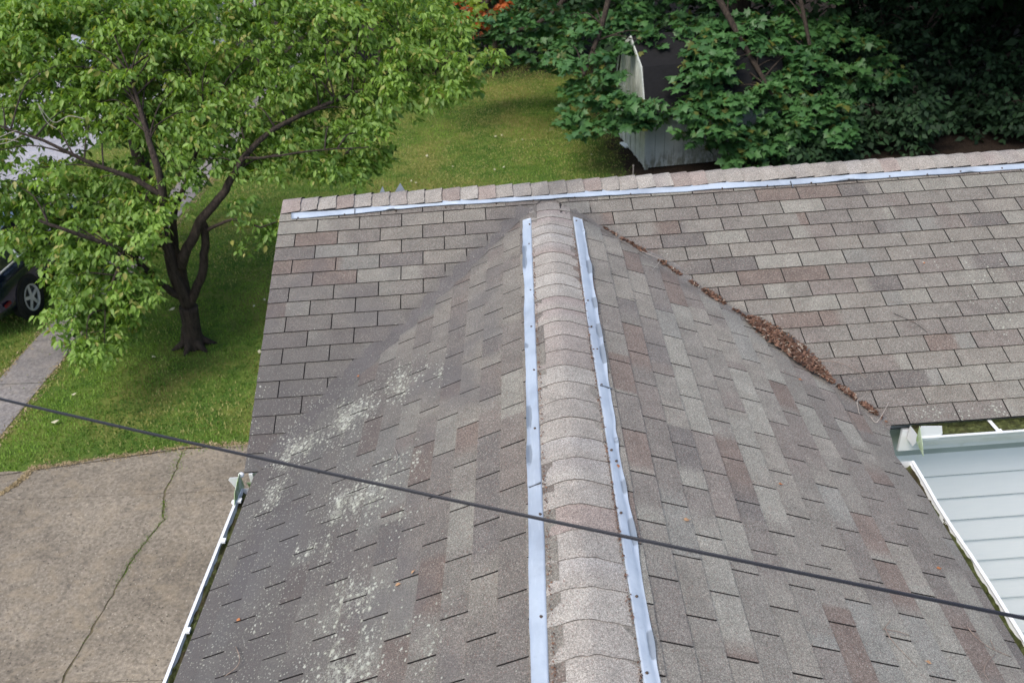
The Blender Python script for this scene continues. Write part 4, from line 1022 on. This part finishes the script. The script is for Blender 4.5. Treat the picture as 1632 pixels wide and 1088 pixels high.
# --- the maple over the shed
mb = (5.2, 15.4, G)
mcen = []
SH_ = [[(1028, 180), (1095, 188), (1150, 225), (1155, 280), (1025, 280)], [(968, 66), (1100, 66), (1095, 135), (1075, 180), (1050, 160), (968, 150)], [(995, 205), (1060, 205), (1060, 285), (995, 285)]]
def addc(poly, d, Yf, jit=.4, holes=()):
    for x, y in poisson(poly, d, 2500, holes): mcen.append(A(x, y, Yf(x, y)+rng.uniform(-jit, jit)))
addc([(1060, 60), (1150, 30), (1250, 30), (1310, 80), (1300, 130), (1345, 190), (1350, 215), (1310, 225), (1262, 215), (1225, 240), (1190, 250), (1140, 215), (1105, 205), (1090, 170), (1040, 150), (1075, 110), (1140, 120), (1135, 90)], 23, lambda x, y: 11.1+(220-y)/220*2.2, .4, SH_)
addc([(905, 50), (960, 20), (1040, 10), (1060, 60), (985, 70), (985, 150), (1045, 150), (1050, 185), (1005, 180), (960, 215), (900, 190), (893, 130), (925, 110), (880, 90)], 25, lambda x, y: 11.4+(220-y)/220*2.4, .4, SH_)
addc([(1105, 55), (1150, 55), (1170, 150), (1120, 200), (1095, 185), (1090, 120), (1110, 90)], 22, lambda x, y: 11.3+(200-y)/200*1.6)
addc([(1290, 60), (1400, 40), (1420, 120), (1350, 160), (1330, 130)], 30, lambda x, y: 13.2)
addc([(975, 150), (1020, 152), (1040, 165), (1035, 185), (990, 195)], 24, lambda x, y: 11.2, .1)
addc([(720, 60), (800, 45), (900, 60), (935, 100), (900, 118), (840, 100), (760, 105)], 32, lambda x, y: 16.5)
addc([(800, -40), (1320, -40), (1320, 40), (1100, 50), (1000, 30), (880, 50), (790, 25)], 34, lambda x, y: 14.2, .4, SH_)
mapnodes = [([mb, (5.1, 15.4, -2.2), (5.0, 15.3, .5), (4.8, 15.0, 3.5)], .30, .16), ([(5.0, 15.4, -.6), (3.4, 14.4, .3), A(1180, 60, 12.6), A(1230, 150, 11.6)], .12, .03),
            ([(5.0, 15.4, .2), (2.6, 14.8, .8), A(960, 40, 13.2), A(930, 120, 12.2)], .11, .03), ([(5.0, 15.4, .4), (2.8, 16.2, .4), A(880, 22, 16.5), A(790, 55, 16.5), A(740, 62, 16.5)], .10, .03), ([(5.0, 15.3, 0), (5.4, 13.6, 0), A(1300, 120, 12.2)], .09, .03)]
tree('maple_tree', 'large green maple with low boughs hanging over the shed', 'tree', mb, mapnodes, mcen, .34, 18, 5, .165, 'maple', MAT['mapleleaf'], droop=.45, flat=.16, frac=.35, tone=.6)

# --- dark trees behind and to the right
darks = [('dark leaved tree filling the gap behind the shed', (8.2, 17.5), 2.9, 11, 1), ('dark tree beyond the main ridge at the upper right', (12.5, 19.5), 3.4, 12, 2), ('dark tree at the far right edge behind the roof', (14.0, 13.6), 2.8, 11, 3),
         ('tall shade tree behind the maple, top centre', (3.6, 21.5), 3.4, 12, 4), ('shade tree between the lawn end and the maple', (.2, 26.0), 3.4, 12, 5), ('deep green tree far back in the upper right', (17.5, 24.5), 3.8, 13, 6)]
for lab, (x, y), rr, hh, sd_ in darks:
    cen = []
    for _ in range(150):
        a, ph = rng.uniform(0, 6.28), rng.uniform(0, 1); q = rng.uniform(.35, 1.0)
        z = G+1.2+(hh-1.5)*ph; wd = rr*1.15*math.sqrt(max(.15, 1-((ph-.42)/.75)**2)); cen.append(np.array([x+math.cos(a)*wd*q, y+math.sin(a)*wd*q, z]))
    tree('shade_tree', lab, 'tree', (x, y, G), [([(x, y, G-.05), (x+.1, y, G+3), (x-.1, y+.1, G+6), (x, y, G+hh*.85)], .26, .08), ([(x, y, G+2), (x-1.2, y-.8, G+3.6), (x-2.0, y-1.5, G+4.4)], .1, .03), ([(x, y, G+2.6), (x+1.2, y-.9, G+4.2), (x+2.2, y-1.6, G+5)], .1, .03)],
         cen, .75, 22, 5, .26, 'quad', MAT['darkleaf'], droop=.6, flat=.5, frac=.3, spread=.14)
bush('undergrowth', 'low dark undergrowth right of the shed behind the roof ridge', 'shrub', 1330, 215, 13.6, 1.5, 1.5, 26, .15, 'quad', MAT['darkleaf'], .4)
bush('undergrowth', 'dim leafy undergrowth at the right picture edge', 'shrub', 1520, 200, 15.0, 2.0, 1.7, 30, .15, 'quad', MAT['darkleaf'], .35)

for lab, x, y, Y, w_, h_ in (('dark bush against the far side of the shed', 1420, 150, 15.5, 2.2, 3.2), ('shadowy bush below the dark trees, right of the maple', 1600, 120, 17, 2.6, 3.6), ('shadowy bush between the maple and the ridge', 1400, 235, 13.0, 1.3, 1.2), ('low dim bush right behind the ridge beside the shed', 1265, 250, 12.2, 1.2, .7), ('tall dim bush far behind the right roof', 1500, 60, 19, 3, 4.4), ('low dim bush right behind the ridge near the right edge', 1600, 228, 13.2, 1.3, 1.0)):
    bush('undergrowth', lab, 'shrub', x, y, Y, w_, h_, 56, .16, 'quad', MAT['darkleaf'], .35, depth=1.3)
can = empty('shade_tree', (13.4, 12.6, G), 'added canopy, unseen above the picture, that shades the trees and ground right of the shed', 'tree')  # out-of-view canopy added to keep light off the right background
b = MB(); limb(b, [(13.4, 12.6, G-.05), (13.2, 12.6, -2), (12.2, 12.8, .4), (9.0, 13, 3.0), (6, 13.4, 3.6)], .26, .10, 10); reparent(b.build('trunk', MAT['bark'], smooth=True), can)  # trunk of the added canopy
cen = [np.array([rng.uniform(2.5, 17), rng.uniform(11, 18.0), rng.uniform(.4, 4.2)]) for _ in range(400)]
cen = [c for c in cen if c[1] > 13.4 or c[0] > 6.3]
P, D, T = tiers(cen, .85, 24, 5, .14, .5, .5, axis=np.array([7, 12.8, 0])); leaves('crown', P, D, .30, 'quad', MAT['darkleaf'], can, T)  # crown of the added canopy, there to shade the right background
# ------------------------------------------------------------------ shed
sh = empty('garden_shed', (2.41, 11.67, G), 'small grey garden shed with dark gambrel roof under the maple', 'shed')
aS = math.radians(7.5); SX = np.array([math.cos(aS), math.sin(aS), 0]); SY = np.array([-math.sin(aS), math.cos(aS), 0]); S0 = np.array([2.41, 11.67, G])
WL_, DP, HW = 2.9, 2.5, 1.28
def sp(u, v, z): return S0+SX*u+SY*v+np.array([0, 0, z])
b = MB()
n = 14
for k in range(n):                            # front wall of vertical boards
    u0, u1 = WL_*k/n, WL_*(k+1)/n; b.face([sp(u0+.004, -.006, .03), sp(u1-.004, -.006, .03), sp(u1-.004, -.006, HW), sp(u0+.004, -.006, HW)])
    b.face([sp(u1-.004, -.006, .03), sp(u1+.004, .0, .03), sp(u1+.004, 0, HW), sp(u1-.004, -.006, HW)]) if k < n-1 else None
b.face([sp(0, 0, .03), sp(WL_, 0, .03), sp(WL_, DP, .03), sp(0, DP, .03)][::-1]); b.face([sp(0, DP, .03), sp(WL_, DP, .03), sp(WL_, DP, HW), sp(0, DP, HW)])
b.box(sp(WL_/2, -.02, HW-.06), WL_, .03, .12, X=SX, Y=SY); b.box(sp(.02, -.022, HW/2), .08, .03, HW, X=SX, Y=SY)
o = reparent(b.build('side_wall', MAT['shed']), sh)
endp = [(0, HW), (.34, HW+.78), (DP/2, HW+1.18), (DP-.34, HW+.78), (DP, HW)]
MAT['shedlit'] = simple('shed_paint_lit', (.50, .53, .48), .6, sc=6, var=.15)  # lighter copy of the shed colour, paints the end walls as lit
for uu, nm in ((0, 'end_wall'), (WL_, 'end_wall')):
    b = MB(); b.face([sp(uu, 0, .03)]+[sp(uu, v, z) for v, z in endp]+[sp(uu, DP, .03)])
    sg = -1 if uu == 0 else 1
    for v in (.02, .42, .82, 1.25, 1.68, 2.08, DP-.02):
        z1 = np.interp(v, [p[0] for p in endp], [p[1] for p in endp]); b.box(sp(uu+sg*.015, v, (z1+.03)/2), .03, .07, z1-.06, X=SX, Y=SY)
    b.box(sp(uu+sg*.016, DP/2, HW), .026, DP, .07, X=SX, Y=SY)
    reparent(b.build(nm, MAT['shedlit']), sh)
b = MB(); rp = [(-.10, HW-.12), (.30, HW+.82), (DP/2, HW+1.26), (DP-.30, HW+.82), (DP+.10, HW-.12)]
b.extrude([(v, z) for v, z in rp]+[(v, z-.04) for v, z in rp[::-1]], sp(-.03, 0, 0), sp(WL_+.06, 0, 0), SY, (0, 0, 1), closed=True, caps=True)
reparent(b.build('roof', MAT['shedroof']), sh)
b = MB()
for (v0, z0), (v1, z1) in zip(rp, rp[1:]):
    p, q = sp(-.045, v0, z0-.05), sp(-.045, v1, z1-.05); b.extrude([(-.012, .045), (.012, .045), (.012, -.045), (-.012, -.045)], p, q, SX, (0, 0, 1), closed=True, caps=True)
reparent(b.build('bargeboard', MAT['shedlit']), sh)
# white plank on the ground by the shed
p = at(996, 233); b = MB(); b.box(p+np.array([0, 0, .03]), .12, .34, .03, X=(.96, .28, 0), Y=(-.28, .96, 0)); b.box(p+np.array([.01, 0, .05]), .09, .30, .012, X=(.96, .28, 0), Y=(-.28, .96, 0))
tag(b.build('white_plank', NM('white_paint').base((.8, .85, .86), .5)), 'short white board lying on the ground at the shed corner', 'board')
b = MB(); p = at(1009, 282); b.tube([p, p+np.array([0, 0, .25])], .012, 6); b.lathe([(0, .27), (.02, .26), (.02, .24), (0, .235)], p, (0, 0, 1), n=8); tag(b.build('garden_stake', MAT['paletwig']), 'thin stake standing in front of the shed corner', 'stake')
# pale scraps on the lawn
scrap = NM('pale_scrap').base((.45, .43, .30), .8)
for x, y, s_ in ((681, 252, .10), (803, 270, .06), (789, 274, .07), (656, 292, .06), (664, 295, .06), (722, 269, .04), (943, 250, .05), (790, 221, .08), (800, 219, .06), (833, 226, .05), (276, 497, .10), (90, 677, .10), (415, 565, .08), (120, 633, .07), (247, 573, .06), (423, 482, .06), (406, 492, .05)):
    p = at(x, y); b = MB(); a = rng.uniform(0, 3); d = np.array([math.cos(a), math.sin(a), 0]); e = np.array([-d[1], d[0], 0]); o3 = np.array([0, 0, .05])
    b.face([p+o3-d*s_*.6, p+o3+e*s_*.35+Z_*.01, p+o3+d*s_*.5+Z_*.02, p+o3-e*s_*.3]); b.face([p+o3+d*s_*.5+Z_*.02, p+o3+e*s_*.35+Z_*.01, p+o3+d*s_*.3+e*s_*.5])
    tag(b.build('fallen_leaf', scrap), 'pale fallen leaf lying on the grass', 'leaf', 'pale fallen leaves on the lawn')

# ------------------------------------------------------------------ grass
def grass_patch(n, sampler, ln, name, label=None):
    P = np.array([q for q in (sampler() for _ in range(n)) if q is not None]); N = len(P)
    a = rng.uniform(0, 6.28, N); l = ln*rng.uniform(.5, 1.4, N); lean = rng.uniform(0, .8, N)
    d = np.stack([np.cos(a), np.sin(a), np.zeros(N)], 1); s_ = np.stack([-np.sin(a), np.cos(a), np.zeros(N)], 1)*(.006+.006*rng.random(N))[:, None]
    V = np.stack([P-s_, P+s_, P+d*(l*lean)[:, None]+np.array([0, 0, 1.])*(l*(1-.35*lean))[:, None]], 1).reshape(-1, 3)
    tone = np.array([.5+.38*N1(p[0]*.9+3, p[1]*.9)+.22*N2(p[0]*3, p[1]*3) for p in P])+rng.normal(0, .16, N)
    dry = np.array([.36+.30*N3(p[0]*.8, p[1]*.6)+.2*N1(p[0]*3, p[1]*3)+.24*min(1, max(0, (p[1]-7)/5)) for p in P])+rng.uniform(-.3, .60, N)
    o = mesh_np(name, V, np.arange(N*3).reshape(-1, 3), MAT['blade'], np.repeat(np.clip(tone, 0, 1), 3), np.repeat(np.clip(dry, 0, 1), 3))
    return tag(o, label, kind='stuff')
def lawn_s():
    y = 1.6+20.5*rng.random()**1.35; x = rng.uniform(-11.0, 3.2)
    if -8.0 < x < -7.18 and rng.random() < .985: return None
    if x > -6.62 and y < 2.36+.1*N1(x*5, 1)+.0: return None
    if x > -9.3 and y < 2.12: return None
    if x > -1.7 and y < 3.0: return None
    if x > 1.0 and y > 8 and rng.random() < (x-1.0)*.8: return None
    return (x, y, G)
grass_patch(230000, lawn_s, .042, 'grass', 'short lawn grass with dry patches')
def crack_s():
    y = 2.4-4.6*rng.random(); 
    if N1(y*1.6, 7.7)+.5*(y < -.7)+.5*(y > 1.9)-.18 < 0 and rng.random() < .90: return None
    return (crack_x(y)+rng.normal(0, .022+.03*(y > 1.9)), y, G-.01)
grass_patch(5000, crack_s, .04, 'grass', 'grass growing in the driveway crack')
# dry edge of driveway and walk
def edge_s():
    r = rng.random()
    if r < .4: x = rng.uniform(-6.5, -3); t = (x+6.5)/3.5; return (x, 2.16+.32*min(1, t*1.7)+rng.normal(0, .04), G+.012)
    if r < .46: t = rng.random(); return (-6.44-.16*t*t+rng.normal(0, .02), 2.12-.42*t+rng.normal(0, .02), G+.022)
    y = rng.uniform(2, 14); return ((-7.2 if r < .75 else -7.97)+rng.normal(0, .05), y, G+.012)
P = np.array([edge_s() for _ in range(7000)]); o = chips('dry_thatch', P, None, .05, 0, None or leafmat('dry_thatch', (.20, .15, .08), (.40, .32, .19), .1, gloss=.95), .25); tag(o, 'dry straw coloured thatch along the concrete edges', kind='stuff')

# ------------------------------------------------------------------ cars
def car(loc, paint, label, head=1):
    r_ = empty('parked_car', loc, label, 'car', 'cars parked along the street'); L, W, Hh = 4.55, 1.78, 1.46
    st = [(0, .50, .92, .70), (.12, .34, .98, .84), (.55, .27, 1.02, .88), (1.15, .27, 1.02, .89), (2.2, .27, 1.00, .89), (3.2, .27, .98, .89), (3.9, .28, .90, .87), (4.35, .34, .80, .80), (4.55, .46, .68, .62)]
    b = MB(); rings = []
    for y, zl, zh, hw in st:
        pr = [(-hw*.92, zl), (-hw, zl+.14), (-hw*1.0, zl+(zh-zl)*.62), (-hw*.965, zh-.05), (-hw*.86, zh), (-hw*.4, zh+.02), (hw*.4, zh+.02), (hw*.86, zh), (hw*.965, zh-.05), (hw, zl+(zh-zl)*.62), (hw, zl+.14), (hw*.92, zl)]
        rings.append([b.vert((x, y-L/2, z)) for x, z in pr])
    for A_, B_ in zip(rings, rings[1:]):
        n = len(A_)
        for j in range(n): b.f.append([A_[j], A_[(j+1) % n], B_[(j+1) % n], B_[j]]); b.m.append(0)
    b.f.append(rings[0]); b.m.append(0); b.f.append(rings[-1][::-1]); b.m.append(0)
    def P(o): o.parent = r_; return o
    P(b.build('body', paint, smooth=True))
    # greenhouse
    gh = [(.35, .86, 1.0), (.95, .66, 1.40), (1.5, .64, 1.46), (2.2, .64, 1.45), (2.75, .67, 1.36), (3.45, .84, .98)]
    b = MB(); b2 = MB(); rr = []
    for y, hw, z in gh: rr.append([(-.86, y-L/2, .99), (-hw, y-L/2, z), (hw, y-L/2, z), (.86, y-L/2, .99)])
    for A_, B_ in zip(rr[1:4], rr[2:5]):
        b.face([A_[1], A_[2], B_[2], B_[1]], 0)
        P_in = np.array
    P(b.build('roof', paint))
    b = MB()
    b.face([rr[0][0], rr[0][3], rr[1][2], rr[1][1]]); P(b.build('rear_window', MAT['glass']))
    b = MB(); b.face([rr[5][0], rr[5][3], rr[4][2], rr[4][1]]); P(b.build('windscreen', MAT['glass']))
    for s_ in (0, 3):
        b = MB(); i = 1 if s_ == 0 else 2
        for A_, B_ in zip(rr, rr[1:]): b.face([A_[s_], B_[s_], B_[i], A_[i]])
        P(b.build('side_window', MAT['glass']))
        b = MB(); sg = -1 if s_ == 0 else 1
        for y in (1.0, 1.85, 2.75): b.tube([(sg*.868, y-L/2-.03*(y-1.8), 1.0), (sg*.66, y-L/2+(.12 if y < 1.2 else -.12 if y > 2.5 else 0), 1.40)], .022, 6)
        b.tube([(sg*.872, .4-L/2, 1.0), (sg*.872, 3.4-L/2, .985)], .014, 6); P(b.build('window_trim', MAT['alloy']))
    for y, x in ((.92, -1), (.92, 1), (3.62, -1), (3.62, 1)):
        c = np.array([x*.80, y-L/2, .325]); ax = np.array([x, 0, 0.])
        b = MB(); b.lathe([(.385, .093), (.385, .06), (.30, .05)], c, ax, n=30); b.lathe([(0, .085), (.385, .092)], c, ax, n=30); P(b.build('wheel_arch', MAT['trim']))
        b = MB(); b.lathe([(.21, .105), (.235, .118), (.30, .115), (.325, .09), (.325, -.08)], c, ax, n=36); wh = P(b.build('wheel', MAT['tyre'], smooth=True))
        b = MB(); b.lathe([(0, .112), (.05, .116), (.055, .10)], c, ax, n=20); b.lathe([(.20, .120), (.222, .122), (.222, .10), (.195, .09), (.20, .120)], c, ax, n=36)
        for k in range(5):
            a = k*2*math.pi/5+.3; d = np.array([0, math.cos(a), math.sin(a)]); e = np.array([0, -math.sin(a), math.cos(a)])
            b.box(c+ax*.106+d*.125, .016, .17, .055, X=ax, Y=d, Z=e)
        ri = b.build('rim', MAT['alloy']); ri.parent = wh
    for x in (-.68, .68):
        b = MB(); b.box((x*.95, -L/2+.05, .78), .20, .03, .08); P(b.build('tail_light', MAT['redlens']))
        b = MB(); b.box((x, L/2-.10, .66), .30, .12, .12); P(b.build('headlight', MAT['lamp']))
    for sg in (-1, 1):
        b = MB(); b.box((sg*.885, -L/2+.32, .52), .02, .16, .05); P(b.build('side_marker', MAT['redlens']))
        [(lambda b: (b.box((sg*.895, yy-L/2, .835), .03, .16, .025), P(b.build('door_handle', MAT['alloy']))))(MB()) for yy in (1.75, 2.7)]
        b = MB(); b.box((sg*.97, 2.95-L/2, 1.02), .16, .10, .12); P(b.build('mirror', paint))
    return r_
car((-9.22, 6.28-.92+4.55/2, G), MAT['carpaint'], 'dark navy car with silver five spoke wheels half hidden by the dogwood leaves')
car((-13.4, 22.5, G), MAT['silverpaint'], 'pale silver car glimpsed through leaves in the upper left')
